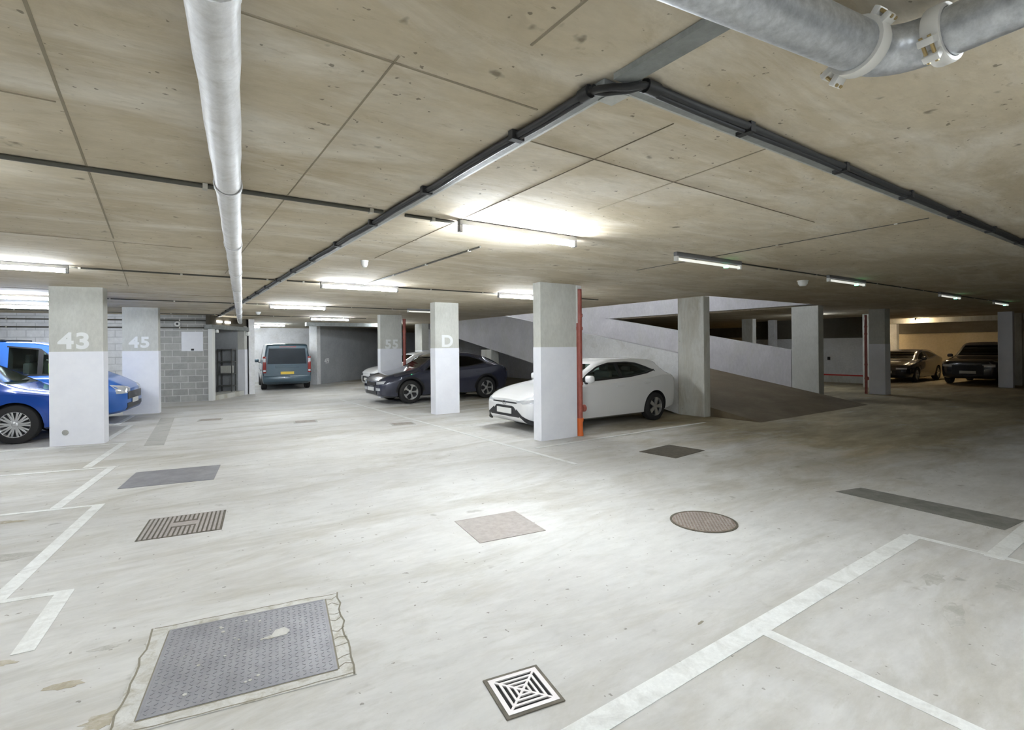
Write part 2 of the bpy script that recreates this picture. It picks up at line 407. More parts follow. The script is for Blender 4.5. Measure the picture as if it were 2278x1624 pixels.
struct(lw.obj('wall_lobby', M['grey_wall']), 'grey walls of the recess behind the entrance', 'wall')
MB_r = MB()
rk = thing('metal_rack', 'dark grey metal rack standing inside the entrance recess', 'rack', tuple(Td @ Vector((abl - .13, .24, 0))), abd + 90)
for x in (0, .51):
    for y in (0, .3): MB().box(x, x + .04, y, y + .04, 0, 1.75).obj('upright', M['rack'], rk)
for z in (.35, .8, 1.25, 1.7): MB().box(0, .55, 0, .34, z, z + .04).obj('shelf', M['rack'], rk)
MB().box(.08, .44, .04, .3, .84, 1.12, bev=.01).obj('box', M['shaft'], rk)
# white walls behind the van and the dark wall beside it
ww = MB(); ww.box(2.78, 2.98, 21.95, 30.2, 0, H); ww.box(2.78, 6.9, 30.2, 30.4, 0, H)
struct(ww.obj('wall_white', M['white_wall']), 'bright white walls round the parked van', 'wall')
DW = (Vector((6.25, 25.9)), Vector((9.6, 28.9))); dv = DW[1] - DW[0]; dwa = math.degrees(math.atan2(dv.y, dv.x))
dw = thing('wall_grey', 'dark grey wall with a faint painted number beside the van', 'wall', (*DW[0], 0), dwa); dw['kind'] = 'structure'
MB().box(0, 6.5, 0, .2, 0, H).obj('wall_face', M['grey_wall'], dw)
text_part('49', .36, M['number'], dw, Matrix.Translation((.80, -.004, 1.0)) @ Matrix.Rotation(PI / 2, 4, 'X'))
struct(MB().box(-.18, .1, -.12, .3, 0, H).obj('pillar', M['white_wall']), 'white pillar at the end of the dark grey wall', 'pillar').matrix_world = rot(*DW[0], dwa)
struct(MB().box(5.2, 9.5, 23.3, 23.6, H - .16, H).obj('ceiling_beam', M['tray']), 'dark beam above the van', 'beam')

# ceiling joints, floor strips, bay lines
def joint(pts, wd=.016, name='ceiling_strip', mat='conduit', z0=H - .005, z1=H + .003):
    wd *= .6; (x0, y0), (x1, y1) = pts; L = math.hypot(x1 - x0, y1 - y0)
    o = MB().box(0, L, -wd / 2, wd / 2, z0, z1).obj(name, M[mat]); struct(o, 'thin joint line across the concrete ceiling', 'joint')
    o.matrix_world = rot(x0, y0, math.degrees(math.atan2(y1 - y0, x1 - x0)))
M['joint'] = plain('joint_line', (.27, .23, .16), .9)
for pts, wd in ((((-.36, 1.2), (-.40, 6.75)), .02), (((-.42, 7.0), (-.48, 11.6)), .012), (((.80, 1.95), (.82, 9)), .012),
            (((-5, 6.95), (.3, 6.95)), .016), (((-5, 12.9), (1.5, 12.9)), .014), (((.2, 2.0), (1.55, 2.02)), .016), ((( -2.5, 3.2), (-.4, 3.2)), .008),
            (((2.25, 1.75), (2.3, 6.5)), .008), (((3.0, 1.6), (3.1, 3.2)), .008), (((1.7, 2.35), (5.2, 2.42)), .010), (((-6, 17.5), (1.2, 17.5)), .014),
            (((1.2, -2), (1.2, 1.6)), .016)):
    joint(pts, wd, mat='joint')

ZN = [0]
def floor_poly(pts, mat, name, z=None, label='painted bay line on the floor', cat='floor marking'):
    if z is None: ZN[0] += 1; z = .0025 + .0002 * (ZN[0] % 12)
    return struct(MB().prism(pts, 0.0005, z).obj(name, M[mat]), label, cat)
def line(x0, y0, x1, y1, wd, mat='paint'):
    a = Vector((x0, y0)); b = Vector((x1, y1)); n = (b - a).normalized(); n = Vector((-n.y, n.x)) * wd / 2
    floor_poly([tuple(a + n), tuple(b + n), tuple(b - n), tuple(a - n)], mat, 'floor_marking')
for (xa, ya, xb, yb) in ((-.66, 3.96, -.575, 4.80), (-.95, 4.84, -.58, 7.28), (-.96, 7.39, -.60, 9.55), (-.91, 9.70, -.59, 11.87), (-.87, 12.5, -.58, 14.65), (-.87, 14.9, -.62, 16.8)):
    line(xa, ya, xb, yb, .105)
    line(-.53, yb - .02, -6., yb - .02 + 5.47 * .2, .06)
line(-2., 1.66, 5.46, 1.745, .125)
line(2.94, 1.68, 2.86, -6, .085)
line(5.47, 1.78, 5.62, -6, .06)
line(5.42, 1.2, 10.5, 1.24, .12)
line(4.95, 5.6, 4.95, 17.5, .07, 'paint_faint')
for y in (9.95, 12.3, 14.4, 17.1): line(4.95, y, 10., y, .06, 'paint_faint')
line(5.2, 6.9, 9.9, 6.95, .08, 'paint_faint')
floor_poly([(6.41, 2.78), (6.82, 2.68), (6.78, 1.28), (6.30, 1.32)], 'asphalt', 'floor_strip', .003, 'dark asphalt repair strip in the floor', 'floor patch')
floor_poly([(-.02, 15.7), (.27, 15.6), (.03, 11.18), (-.27, 11.3)], 'worn', 'floor_strip', .003, 'worn grey repair strip in the floor near the column marked 45', 'floor patch')
def stain(x, y, rx, ry, ang, mat, seed):
    q = random.Random(seed); n = 22
    pts = []
    for k in range(n):
        a = 2 * PI * k / n; f = q.uniform(.72, 1.15); c_, s_ = math.cos(math.radians(ang)), math.sin(math.radians(ang))
        u, v = rx * f * math.cos(a), ry * f * math.sin(a); pts.append((x + u * c_ - v * s_, y + u * s_ + v * c_))
    floor_poly(pts, mat, 'floor_marking', .0012, 'worn stain on the floor', 'floor stain')
M['stain_brown'] = concrete('brown_stain', (.36, .31, .22), (.50, .46, .37), (.58, .56, .50), scale=5.)
M['stain_grey'] = concrete('grey_stain', (.42, .41, .37), (.54, .53, .50), (.60, .59, .56), scale=6.)
for i, a in enumerate(((-.22, 3.02, .10, .06, -10, 'stain_brown'), (-.42, 3.45, .09, .035, -15, 'stain_brown'), (-.75, 3.9, .10, .03, -20, 'stain_brown'), (-.28, 3.75, .08, .025, -12, 'stain_grey'),
                       (-1.1, 5.9, .35, .10, -15, 'stain_grey'), (-1.5, 7.15, .4, .07, -14, 'stain_brown'), (4.6, 1.35, .16, .06, 5, 'stain_grey'), (4.1, 1.1, .2, .06, 12, 'stain_grey'), (4.9, 1.0, .14, .07, 0, 'stain_grey'), (2.72, 1.95, .035, .01, 8, 'dirt'))):
    stain(*a, 40 + i)
# cracked mortar edging of the big cover

# ------------------------------------------------------------------ covers set in the floor
def quad_frame(p0, p1, p2, p3):
    c = [sum(p[i] for p in (p0, p1, p2, p3)) / 4 for i in (0, 1)]
    u = Vector((p1[0] - p0[0] + p2[0] - p3[0], p1[1] - p0[1] + p2[1] - p3[1])) / 2
    v = Vector((p0[0] - p3[0] + p1[0] - p2[0], p0[1] - p3[1] + p1[1] - p2[1])) / 2
    return c[0], c[1], math.degrees(math.atan2(u.y, u.x)), u.length, v.length

def cover(q, mat, name, label, frame='dark_iron', z=.006, fw=.02):
    x, y, a, lx, ly = quad_frame(*q)
    t = thing(name, label, 'cover', (x, y, 0), a)
    f = MB()
    for b in ((-lx / 2, lx / 2, ly / 2 - fw, ly / 2), (-lx / 2, lx / 2, -ly / 2, -ly / 2 + fw), (-lx / 2, -lx / 2 + fw, -ly / 2 + fw, ly / 2 - fw), (lx / 2 - fw, lx / 2, -ly / 2 + fw, ly / 2 - fw)):
        f.box(*b, .0005, z)
    f.obj('frame', M[frame], t)
    MB().box(-lx / 2 + fw, lx / 2 - fw, -ly / 2 + fw, ly / 2 - fw, .0005, z * .85).obj('lid', M[mat], t)
    return t, lx, ly

# big chequer plate with cracked mortar round it
t, lx, ly = cover(((.01, 3.73), (.88, 3.61), (.78, 2.75), (-.09, 2.93)), 'steel', 'steel_cover', 'large dark chequer plate cover in the floor, cracked mortar round it', 'steel', .008, .012)
mb = MB()
for b in ((-lx / 2 - .10, -lx / 2, -ly / 2 - .08, ly / 2 + .07), (lx / 2, lx / 2 + .085, -ly / 2 - .08, ly / 2 + .07), (-lx / 2, lx / 2, ly / 2, ly / 2 + .07), (-lx / 2, lx / 2, -ly / 2 - .08, -ly / 2)):
    mb.box(*b, .0005, .005)
mb.obj('mortar_edge', M['mortar'], t)
cr = MB()
def crack(pts, w=.004):
    for (x0, y0), (x1, y1) in zip(pts, pts[1:]):
        L = math.hypot(x1 - x0, y1 - y0)
        cr.box(0, L, -w, w, .004, .0056, T=rot(x0, y0, math.degrees(math.atan2(y1 - y0, x1 - x0))))
rr = random.Random(3)
for sx, xx in ((1, lx / 2 + .08), (-1, -lx / 2 - .09)):
    crack([(xx + rr.uniform(-.012, .012), -ly / 2 - .08 + k * (ly + .15) / 12) for k in range(13)], .005)
for yy in (ly / 2 + .06, -ly / 2 - .07):
    crack([(-lx / 2 - .09 + k * (lx + .17) / 12, yy + rr.uniform(-.01, .01)) for k in range(13)], .0035)
for k in range(9):
    y0 = -ly / 2 + k * ly / 8 + rr.uniform(-.02, .02)
    crack([(lx / 2 + .004, y0), (lx / 2 + .04, y0 + rr.uniform(-.03, .03)), (lx / 2 + .08, y0 + rr.uniform(-.03, .03))], .003)
crack([(lx / 2 + .004, -ly / 2), (lx / 2 + .004, ly / 2)], .005); crack([(-lx / 2 - .004, -ly / 2), (-lx / 2 - .004, ly / 2)], .003)
crack([(-lx / 2, -ly / 2 - .004), (lx / 2, -ly / 2 - .004)], .004); crack([(-lx / 2, ly / 2 + .004), (lx / 2, ly / 2 + .004)], .003)
cr.obj('crack', M['dirt'], t)
tr = MB()
for i in range(26):
    for j in range(26):
        x = -lx / 2 + .03 + i * (lx - .06) / 25; y = -ly / 2 + .03 + j * (ly - .06) / 25
        tr.box(-.009, .009, -.0025, .0025, .006, .0085, T=rot(x, y, 45 if (i + j) % 2 else -45))
tr.obj('tread_pattern', M['steel'], t)
for i in range(16):
    x = rr.uniform(-lx * .42, lx * .35); y = rr.uniform(-ly * .4, ly * .4); s_ = rr.uniform(.006, .013)
    MB().lathe([(s_, .006), (s_ * .9, .0092)], 7, T=Matrix.Translation((x, y, 0))).obj('paint_spot', M['mortar'], t)
sp = MB(); sp.prism([(.10, .05), (.20, .06), (.22, .10), (.19, .15), (.14, .14), (.12, .09), (.06, .07)], .006, .0094)
sp.obj('paint_spot', M['mortar'], t)

# square drain grate
x, y, a, lx, ly = quad_frame((1.35, 2.24), (1.62, 2.18), (1.59, 1.91), (1.29, 1.95))
t = thing('drain_grate', 'small square metal drain grate with concentric slots', 'drain', (x, y, 0), a)
hs = .135
f = MB(); o_ = hs + .018
for b in ((-o_, o_, hs, o_), (-o_, o_, -o_, -hs), (-o_, -hs, -hs, hs), (hs, o_, -hs, hs)): f.box(*b, .0005, .006)
f.obj('frame', M['dark_iron'], t)
MB().box(-hs, hs, -hs, hs, .0005, .0015).obj('pit', M['pit'], t)
g = MB()
lv = [hs, .117, .092, .080, .058, .046, .026]
def ring(a_, b_, gap=True):
    g.box(-a_, a_, b_, a_, .0015, .008); g.box(-a_, a_, -a_, -b_, .0015, .008); g.box(-a_, -b_, -b_, b_, .0015, .008); g.box(b_, a_, -b_, b_, .0015, .008)
ring(hs, .112); ring(.094, .082); ring(.065, .054); ring(.038, .027); g.box(-.012, .012, -.012, .012, .0015, .008)
for k in range(4):
    g.box(.012, hs * 1.30, -.006, .006, .0015, .0078, T=Matrix.Rotation(PI / 4 + k * PI / 2, 4, 'Z'))
g.obj('grid', M['grate'], t)
cover(((2.36, 4.48), (3.01, 4.37), (2.93, 3.76), (2.27, 3.83)), 'pale_iron', 'inspection_cover', 'square pinkish grey access cover in the middle of the aisle', 'pale_iron', .005, .014)
cover(((-.33, 8.89), (.69, 8.71), (.58, 7.79), (-.43, 7.95)), 'steel', 'steel_cover', 'grey steel plate cover in the floor beyond the ribbed cover', 'steel', .006, .012)
cover(((6.36, 5.65), (7.16, 5.76), (7.28, 5.09), (6.38, 5.01)), 'dark_iron', 'iron_cover', 'dark iron cover on the floor in front of the white hatchback', 'dark_iron', .006, .015)
# ribbed cover
x, y, a, lx, ly = quad_frame((-.12, 6.36), (.53, 6.2), (.49, 5.6), (-.20, 5.64))
t = thing('ribbed_cover', 'rusty ribbed iron cover near the stepped bay lines', 'cover', (x, y, 0), a)
MB().box(-lx / 2, lx / 2, -ly / 2, ly / 2, .0005, .003).obj('bed', M['dark_iron'], t)
g = MB()
for k in range(17):
    x0 = -lx / 2 + .02 + k * (lx - .04) / 16.6
    if 6 <= k <= 10:
        g.box(x0, x0 + .022, ly * .18, ly / 2 - .01, .003, .008); g.box(x0, x0 + .022, -ly / 2 + .01, -ly * .12, .003, .008)
    else: g.box(x0, x0 + .022, -ly / 2 + .01, ly / 2 - .01, .003, .008)
g.box(-lx * .16, lx * .16, -ly * .06, ly * .12, .003, .007)
g.obj('rib', M['pale_iron'], t)
# round manhole cover
t = thing('manhole_cover', 'round rusty manhole cover on the pale floor', 'cover', (4.31, 3.05, 0))
MB().lathe([(.31, .0005), (.31, .006), (.29, .006), (.29, .0005)], 40, close=True).obj('frame', M['dark_iron'], t)
MB().lathe([(.288, .0005), (.288, .0045)], 40).obj('lid', M['iron'], t)
g = MB()
for i in range(-13, 14):
    for j in range(-13, 14):
        x, y = i * .021, j * .021
        if .02 < math.hypot(x, y) < .275 and (i + j) % 2: g.box(x - .008, x + .008, y - .008, y + .008, .0045, .008)
g.obj('raised_pattern', M['pale_iron'], t)
for (x, y), lb in zip(((.98, 14.52), (2.79, 12.71), (4.48, 10.94)), ('small floor drain in front of the block wall and column marked 45', 'small floor drain in the mid aisle on the way to the van', 'small floor drain on the aisle before the column marked D')):
    t = thing('floor_drain', lb, 'drain', (x, y, 0), -10)
    MB().box(-.26, .26, -.2, .2, .0005, .005).obj('frame', M['worn'], t)
    g = MB(); [g.box(-.22, .22, -.15 + k * .075, -.12 + k * .075, .005, .007) for k in range(5)]
    g.obj('slots', M['iron'], t)

# ------------------------------------------------------------------ columns
def column(name, label, x, y, a, wx, wy, num=None, band=1.70, mat='shaft', bmat='band', nside=None, nsize=.42, h=H, low=0.):
    t = thing(name, label, 'column', (x, y, 0), a)
    if band:
        MB().box(-wx / 2 - .004, wx / 2 + .004, -wy / 2 - .004, wy / 2 + .004, low, band).obj('painted_band', M[bmat], t)
        MB().box(-wx / 2, wx / 2, -wy / 2, wy / 2, band, h).obj('shaft', M[mat], t)
    else:
        MB().box(-wx / 2, wx / 2, -wy / 2, wy / 2, low, h, bev=.012).obj('shaft', M[mat], t)
    if num:
        text_part(num[0], nsize, M['number'], t, Matrix.Translation((num[1], -wy / 2 - .004, num[2])) @ Matrix.Rotation(PI / 2, 4, 'X'), sx=num[3] if len(num) > 3 else 1.1)
    return t
c43 = column('column', 'grey and white concrete column painted with number 43', -1.245, 12.29, LT, .79, .24, ('43', -.03, 1.76), nsize=.40)
mk = MB(); mk.lathe([(.05, 0), (.045, .004)], 12, T=Matrix.Translation((-.17, -.135, .24)) @ Matrix.Rotation(PI / 2, 4, 'X'))
mk.obj('filled_hole', M['worn'], c43)
column('column', 'smaller-looking column numbered 45 between the blue van and the grey block wall', -.435, 17.22, LT, .81, .24, ('45', -.02, 1.80), nsize=.40)
column('column', 'broad white-based concrete column with red pipe, in front of the white hatchback', 6.08, 7.45, 0, .85, .22)
column('column', 'white-based concrete column painted with letter D', 6.12, 12.05, 0, .68, .28, ('D', .0, 1.74, 1.1), nsize=.42)
column('column', 'white-based concrete column painted with number 55', 6.62, 17.25, 0, .78, .26, ('55', .02, 1.715), nsize=.42)
c = column('column', 'bare pale concrete column with dirty foot at the ramp entrance', 10.73, 7.82, 0, .24, .74, band=0, mat='shaft_light')
column('column', 'bare concrete column ending the far parapet at the ramp foot', 16.46, 7.9, 0, .32, .80, band=0, mat='shaft')
column('column', 'concrete column carrying the raised part of the ramp, behind the black car', 10.84, 17.4, 0, .36, .75, band=0, mat='shaft_light', h=SY(17.0) - .275)
column('column', 'pale concrete column in the gap between columns 55 and D', 10.4, 22.9, 0, .35, .8, band=1.6)
column('column', 'slim white-based column with dark red pipe, beside the two black cars', 20.1, 7.3, -8, .30, .50, band=1.70)
column('column', 'slim pale column beside the dark SUV under the emergency lamps', 26.5, 5.46, 0, .25, .42, band=0, mat='band')
column('column', 'slim pale column just past the one beside the dark SUV', 28.2, 5.45, 0, .3, .26, band=0, mat='shaft_light')
column('column', 'whitish column standing behind the black saloon car', 31.35, 10.78, 0, .3, .45, band=0, mat='white_wall')
column('column', 'dim column seen through the ramp opening, broader one', 22., 13.1, 0, .3, .5, band=1.75, mat='shaft_light', bmat='shaft_light')
column('column', 'dim column seen through the ramp opening, slimmer white one', 24., 13.1, 0, .25, .32, band=0, mat='white_wall')
column('column', 'grey column with a pale edge beside the low white partition', 23.0, 8.68, -8, .35, .35, band=0, mat='shaft_light')

# ------------------------------------------------------------------ pipes
def red_pipe(x, y, label, z0=0., z1=2.8, orange=True, r=.055):
    t = thing('drain_pipe', label, 'pipe', (x, y, 0))
    MB().tube([(0, 0, .32 if orange else z0), (0, 0, z1)], r, 18).obj('pipe', M['red_pipe'], t, 40)
    if orange:
        MB().tube([(0, 0, 0), (0, 0, .05), (0, 0, .08), (0, 0, .26), (0, 0, .28), (0, 0, .34)], [r * 1.15, r * 1.15, r * 1.02, r * 1.02, r * 1.25, r * 1.25], 18).obj('orange_foot', M['orange'], t, 40)
    for z in (1.0, 2.05, 2.3):
        MB().lathe([(r * 1.0, z - .03), (r * 1.22, z - .03), (r * 1.22, z + .03), (r * 1.0, z + .03)], 18, close=True).obj('collar', M['red_pipe'], t, 40)
    MB().tube([(r * .8, 0, .52), (r * 2.1, 0, .52)], .07, 14).obj('access_cap', M['red_pipe'], t, 40)
    return t
rp = red_pipe(6.60, 7.36, 'red drain pipe with orange foot fixed to the broad column')
MB().box(-.06, .06, -.005, .02, 2.80, 2.87).obj('bracket', M['plastic_white'], rp); MB().box(-.078, -.060, -.03, .02, 2.15, 2.87).obj('bracket', M['plastic_white'], rp)
red_pipe(7.12, 17.15, 'red drain pipe beside the column marked 55', orange=False, z1=2.75)
red_pipe(19.98, 7.66, 'dark red pipe beside the slim column near the two black cars', orange=False, z1=2.7, r=.042)

# white lagged pipe under the ceiling
A = Vector((.045, 1.0, 2.745)); B = Vector((2.62, 23.1, 2.745)); dr = (B - A)
t = thing('ceiling_pipe', 'long white lagged pipe running under the ceiling towards the entrance', 'pipe', A)
pts = []; rad = []; n = 110; q = random.Random(5)
Ap = A + dr * .004
for i in range(n + 1):
    p = Ap + (B - Ap) * (i / n); pts.append(p - A); rad.append(.074 + q.uniform(-.003, .003))
MB().tube(pts, rad, 20).obj('lagging', M['lagging'], t, 60)
for k in range(11):
    p = A + dr * (k / 11 + .03) - A
    T = Matrix.Translation(p) @ dr.to_track_quat('Z', 'Y').to_matrix().to_4x4()
    MB().lathe([(.076, -.03), (.082, -.03), (.082, .03), (.076, .03)], 20, T=T, close=True).obj('band', M['lagging'], t, 40)
    MB().box(p.x - .006, p.x + .006, p.y - .006, p.y + .006, p.z + .06, H - A.z).obj('hanger', M['clip'], t) if False else None
for k in range(8):
    p = dr * ((k + .4) / 8)
    MB().tube([(p.x, p.y, .07), (p.x, p.y, H - A.z)], .006, 8).obj('hanger_rod', M['clip'], t)

# galvanised pipe by the camera: along the aisle, elbow, then away to the side
zc = H - .135; R_ = .082
t = thing('galvanised_pipe', 'big galvanised drain pipe with clamped elbow under the ceiling', 'pipe', (2.06, .79, zc), -7)
MB().tube([(-1.6, .02, 0), (-.04, 0, 0)], R_, 28).obj('straight_pipe', M['galv'], t, 40)
el = [(-.04 + .0, 0, 0)] + [(.0 + .15 * math.sin(a_), -.15 + .15 * math.cos(a_), 0) for a_ in [k * PI / 16 for k in range(0, 9)]]
el += [(.155, -.19, 0)]
MB().tube(el, R_ * .98, 24).obj('elbow', M['galv'], t, 40)
MB().tube([(.155, -.18, 0), (.19, -2.6, .0)], R_ * .97, 28).obj('straight_pipe', M['galv'], t, 40)
def clamp(p, dirv, parent):
    T = Matrix.Translation(p) @ Vector(dirv).to_track_quat('Z', 'Y').to_matrix().to_4x4()
    c = MB().lathe([(R_ * 1.0, -.026), (R_ * 1.16, -.026), (R_ * 1.2, -.018), (R_ * 1.2, .018), (R_ * 1.16, .026), (R_ * 1.0, .026)], 28, T=T, close=True)
    for sgn in (-1, 1):
        a_ = sgn * .22 - PI / 2 + .9
        c.box(R_ * 1.12, R_ * 1.62, -.012, .012, -.024, .024, T=T @ Matrix.Rotation(a_, 4, 'Z'), bev=.004)
        c.box(R_ * 1.12, R_ * 1.5, -.012, .012, -.024, .024, T=T @ Matrix.Rotation(a_ + PI, 4, 'Z'), bev=.004)
    o = c.obj('clamp', M['clamp'], parent, 40)
    for zz in (-.012, .012):
        MB().tube([T @ Matrix.Rotation(-PI / 2 + .9, 4, 'Z') @ Vector((R_ * 1.45, -.045, zz)), T @ Matrix.Rotation(-PI / 2 + .9, 4, 'Z') @ Vector((R_ * 1.45, .045, zz))], .006, 8).obj('bolt', M['bolt'], o)
        MB().tube([T @ Matrix.Rotation(PI / 2 + .9, 4, 'Z') @ Vector((R_ * 1.38, -.04, zz)), T @ Matrix.Rotation(PI / 2 + .9, 4, 'Z') @ Vector((R_ * 1.38, .04, zz))], .006, 8).obj('bolt', M['bolt'], o)
clamp((-.03, 0, 0), (1, .0, 0), t); clamp((.155, -.17, 0), (0, 1, 0), t); clamp((.162, -.55, 0), (0, 1, 0), t)
for x in (-1.4, -1.0): MB().tube([(x, .01, R_ * .9), (x, .01, .135)], .006, 8).obj('hanger_rod', M['clip'], t)
MB().tube([(.175, -1.2, R_ * .9), (.175, -1.2, .135)], .006, 8).obj('hanger_rod', M['clip'], t)

# cable trays along and across the hall
t = thing('cable_tray', 'long grey cable tray along the ceiling from its corner plate to the entrance', 'cable tray', (1.62, 1.62, H))
MB().box(-.005, .065, 0, 19.0, -.035, -.002).obj('channel', M['tray'], t); MB().box(.065, .115, 0, 19.0, -.012, -.002).obj('pale_edge', M['tray_pale'], t)
MB().box(.0, .10, -1.6, -.05, -.028, -.002).obj('end_trunking', M['tray'], t)
pts = [(-.018 + (.008 * math.sin(k * 1.9)), .05 + k * .4, -.026) for k in range(48)]
MB().tube(pts, .017, 10).obj('black_cable', M['black'], t, 60)
MB().tube([(x + .02, y, z - .012) for x, y, z in pts], .012, 8).obj('black_cable', M['black'], t, 60)
for k in range(16): MB().box(-.05, .03, .65 + k * 1.15, .69 + k * 1.15, -.052, -.002).obj('clip', M['black'], t)
t = thing('cable_tray', 'dark cable tray with black cables crossing the ceiling from the corner plate', 'cable tray', (1.66, 1.56, H))
MB().box(.08, 11., -.02, .055, -.035, -.002).obj('channel', M['tray'], t); MB().box(.08, 4.3, .055, .10, -.012, -.002).obj('pale_edge', M['tray_pale'], t)
MB().tube([(.1 + k * .4, -.035 + .007 * math.sin(k * 2.1), -.024) for k in range(28)], .019, 10).obj('black_cable', M['black'], t, 60)
MB().tube([(.1 + k * .4, -.018 + .006 * math.sin(k * 1.3), -.042) for k in range(28)], .013, 8).obj('black_cable', M['black'], t, 60)
for k in range(9): MB().box(.9 + k * 1.1, .94 + k * 1.1, -.06, .03, -.055, -.002).obj('clip', M['black'], t)
# the corner: plate and looped cables
t = thing('corner_plate', 'pale corner plate with looped black cables where the two trays meet', 'bracket', (1.66, 1.62, H))
MB().box(.02, .11, .0, .11, -.041, -.036).obj('plate', M['tray_pale'], t)
MB().tube([(-.06, .10, -.03), (-.055, .03, -.04), (-.03, -.03, -.05), (.03, -.07, -.05), (.08, -.10, -.04), (.14, -.11, -.03)], .016, 10).obj('cable_loop', M['black'], t, 60)
MB().tube([(-.07, .09, -.03), (-.02, .02, -.055), (.02, -.01, -.05), (.06, -.05, -.05), (.10, -.10, -.04)], .012, 10).obj('cable_loop', M['black'], t, 60)
for p in ((-.065, .10), (.145, -.10)):
    MB().tube([(p[0] - .04 * (p[0] > 0), p[1] - .03 * (p[0] < 0), -.035), (p[0] + .04 * (p[0] > 0), p[1] + .03 * (p[0] < 0), -.035)], .03, 12).obj('gland', M['black'], t, 40)

# conduits that feed the light rows
def conduit(x0, x1, y, label, r=.012, clips=1.2, ang=None):
    t = thing('conduit', label, 'conduit', (x0, y, H - r))
    if ang is None: a_ = 0
    else: a_ = ang
    t.rotation_euler = (0, 0, math.radians(a_))
    MB().tube([(0, 0, 0), (x1 - x0, 0, 0)], r, 10).obj('tube', M['conduit'], t, 40)
    k = .25
    while k < x1 - x0: MB().box(k, k + .03, -r * 1.7, r * 1.7, -r * 1.5, r * .9).obj('clip', M['clip'], t); k += clips
    return t
conduit(-6., 1.57, 4.22, 'dark conduit crossing the ceiling to the long grey tray', .016)
conduit(1.77, 2.25, 4.22, 'short dark conduit from the long tray to the large lit lamp', .014, .35)
conduit(-6., 1.57, 9.32, 'thin conduit on the ceiling along the second lamp row, before the long tray', .012)
conduit(1.77, 9.0, 9.32, 'thin conduit on the ceiling along the second lamp row, past the long tray', .012)
conduit(-6., 1.57, 14.47, 'thin conduit on the ceiling along the third lamp row, before the long tray', .011)
conduit(1.77, 6.5, 14.47, 'thin conduit on the ceiling along the third lamp row, past the long tray', .011)
conduit(-6., 1.57, 19.39, 'thin conduit on the ceiling along the fourth lamp row, before the long tray', .011)
conduit(1.77, 6.5, 19.39, 'thin conduit on the ceiling along the fourth lamp row, past the long tray', .011)
conduit(6.4, 20.5, 4.20, 'thin conduit linking the dim emergency lamps', .010)
conduit(3.06, 7.2, 5.1, 'thin conduit running along the hall between two lamp rows', .010, ang=90)
cw = conduit(1.6, 5.3, 2.3, 'thin wire with pale clips on the ceiling by the first dim lamp', .004, ang=0); cw.name = 'ceiling_wire'; cw.matrix_world = rot(5.95, 1.75, 88, H - .004)

# ------------------------------------------------------------------ strip lights
def strip_light(x, y, label, tube='tube', L=1.42, drop=.034, led=False, group=None, z=H, ang=0):
    t = thing('ceiling_light', label, 'light', (x, y, z), ang, group)
    MB().box(0, L, -.028, .028, -.052, 0, bev=.006).obj('body', M['fixture'], t)
    MB().tube([(.03, 0, -.052 - drop), (L - .03, 0, -.052 - drop)], .019, 14).obj('tube', M[tube], t, 40)
    for x_ in (0, L - .035): MB().box(x_, x_ + .035, -.026, .026, -.052 - drop - .026, -.052, bev=.004).obj('end_cap', M['fixture'] if tube != 'tube_off' else M['plastic_white'], t)
    if led: MB().lathe([(.03, -.115), (.034, -.10), (.03, -.085)], 14, T=Matrix.Translation((L * .76, 0, 0))).obj('green_indicator', M['led'], t, 40)
    return t
G = 'strip lights on the hall ceiling'
strip_light(2.26, 4.15, 'large lit strip light at the end of the conduit from the long tray', 'tube_bright', group=G)
strip_light(2.30, 9.25, 'lit strip light on the second row beside the long tray', group=G)
strip_light(5.95, 9.20, 'lit strip light partly behind the broad column with the red pipe', group=G)
strip_light(2.30, 14.4, 'lit strip light on the third row, above the aisle to the van', group=G)
strip_light(4.50, 19.6, 'lit strip light before the dark beam near the van', group=G)
strip_light(3.35, 25.6, 'lit strip light above the white wall behind the van', group=G)
strip_light(6.0, 14.2, 'small dim strip light with green indicator touching the top of column D', 'tube_off', L=1.1, led=True)
strip_light(8.3, 22.6, 'added strip light hidden behind the column marked 55, brightening the dark grey wall', L=.95, group=G)  # lamp added out of sight to brighten the dark grey wall
strip_light(3.2, 27.6, 'short added strip light brightening the white walls round the van', L=.8, group=G)  # extra lamp put in to lift the white walls round the van
strip_light(20.7, 9.95, 'short added strip light hidden by the bare column, brightening the white partition', 'tube', L=.7, group=G)  # added behind the ramp-foot column to light the white partition
strip_light(-2.45, 9.18, 'lit strip light hung in front of the column marked 43', 'tube_soft', group=G)
strip_light(-3.15, 14.3, 'lit strip light above the blue van behind column 43', L=1.45, group=G)
strip_light(-3.3, 17.2, 'lit strip light close to the pale block wall', L=1.25, group=G)
for x, y in ((-2.45, 4.15), (-6.2, 9.2), (2.26, -1.0), (-2.45, -1.0), (-2.45, -5.), (2.26, -5.),):  # unseen rows continuing the lamp grid; rearmost pair added to lighten column fronts
    strip_light(x, y, 'lit strip light of the unseen rows over the near bays', 'tube_soft' if x < -2 and y > 3 else 'tube', group='lit strip lights over the near bays')
E_ = 'dim emergency strip lights with green indicators'
strip_light(5.33, 4.14, 'dim strip light with green indicator, first after the lit lamp', 'tube_off', led=True, group=E_)
strip_light(9.35, 4.14, 'dim strip light with green indicator, just past the round detector', 'tube_off', led=True, group=E_)
strip_light(14.7, 4.14, 'third dim strip light with green indicator, above the slim column', 'tube_off', led=True, group=E_)
strip_light(18.9, 4.14, 'small dim strip light furthest along the emergency row', 'tube_off', led=True, group=E_)
strip_light(28.6, 8.95, 'warm lit strip light above the two black cars', 'tube_warm', group=G)
strip_light(30.2, 12.3, 'warm lit strip light behind the low white partition', 'tube_warm', group=G)
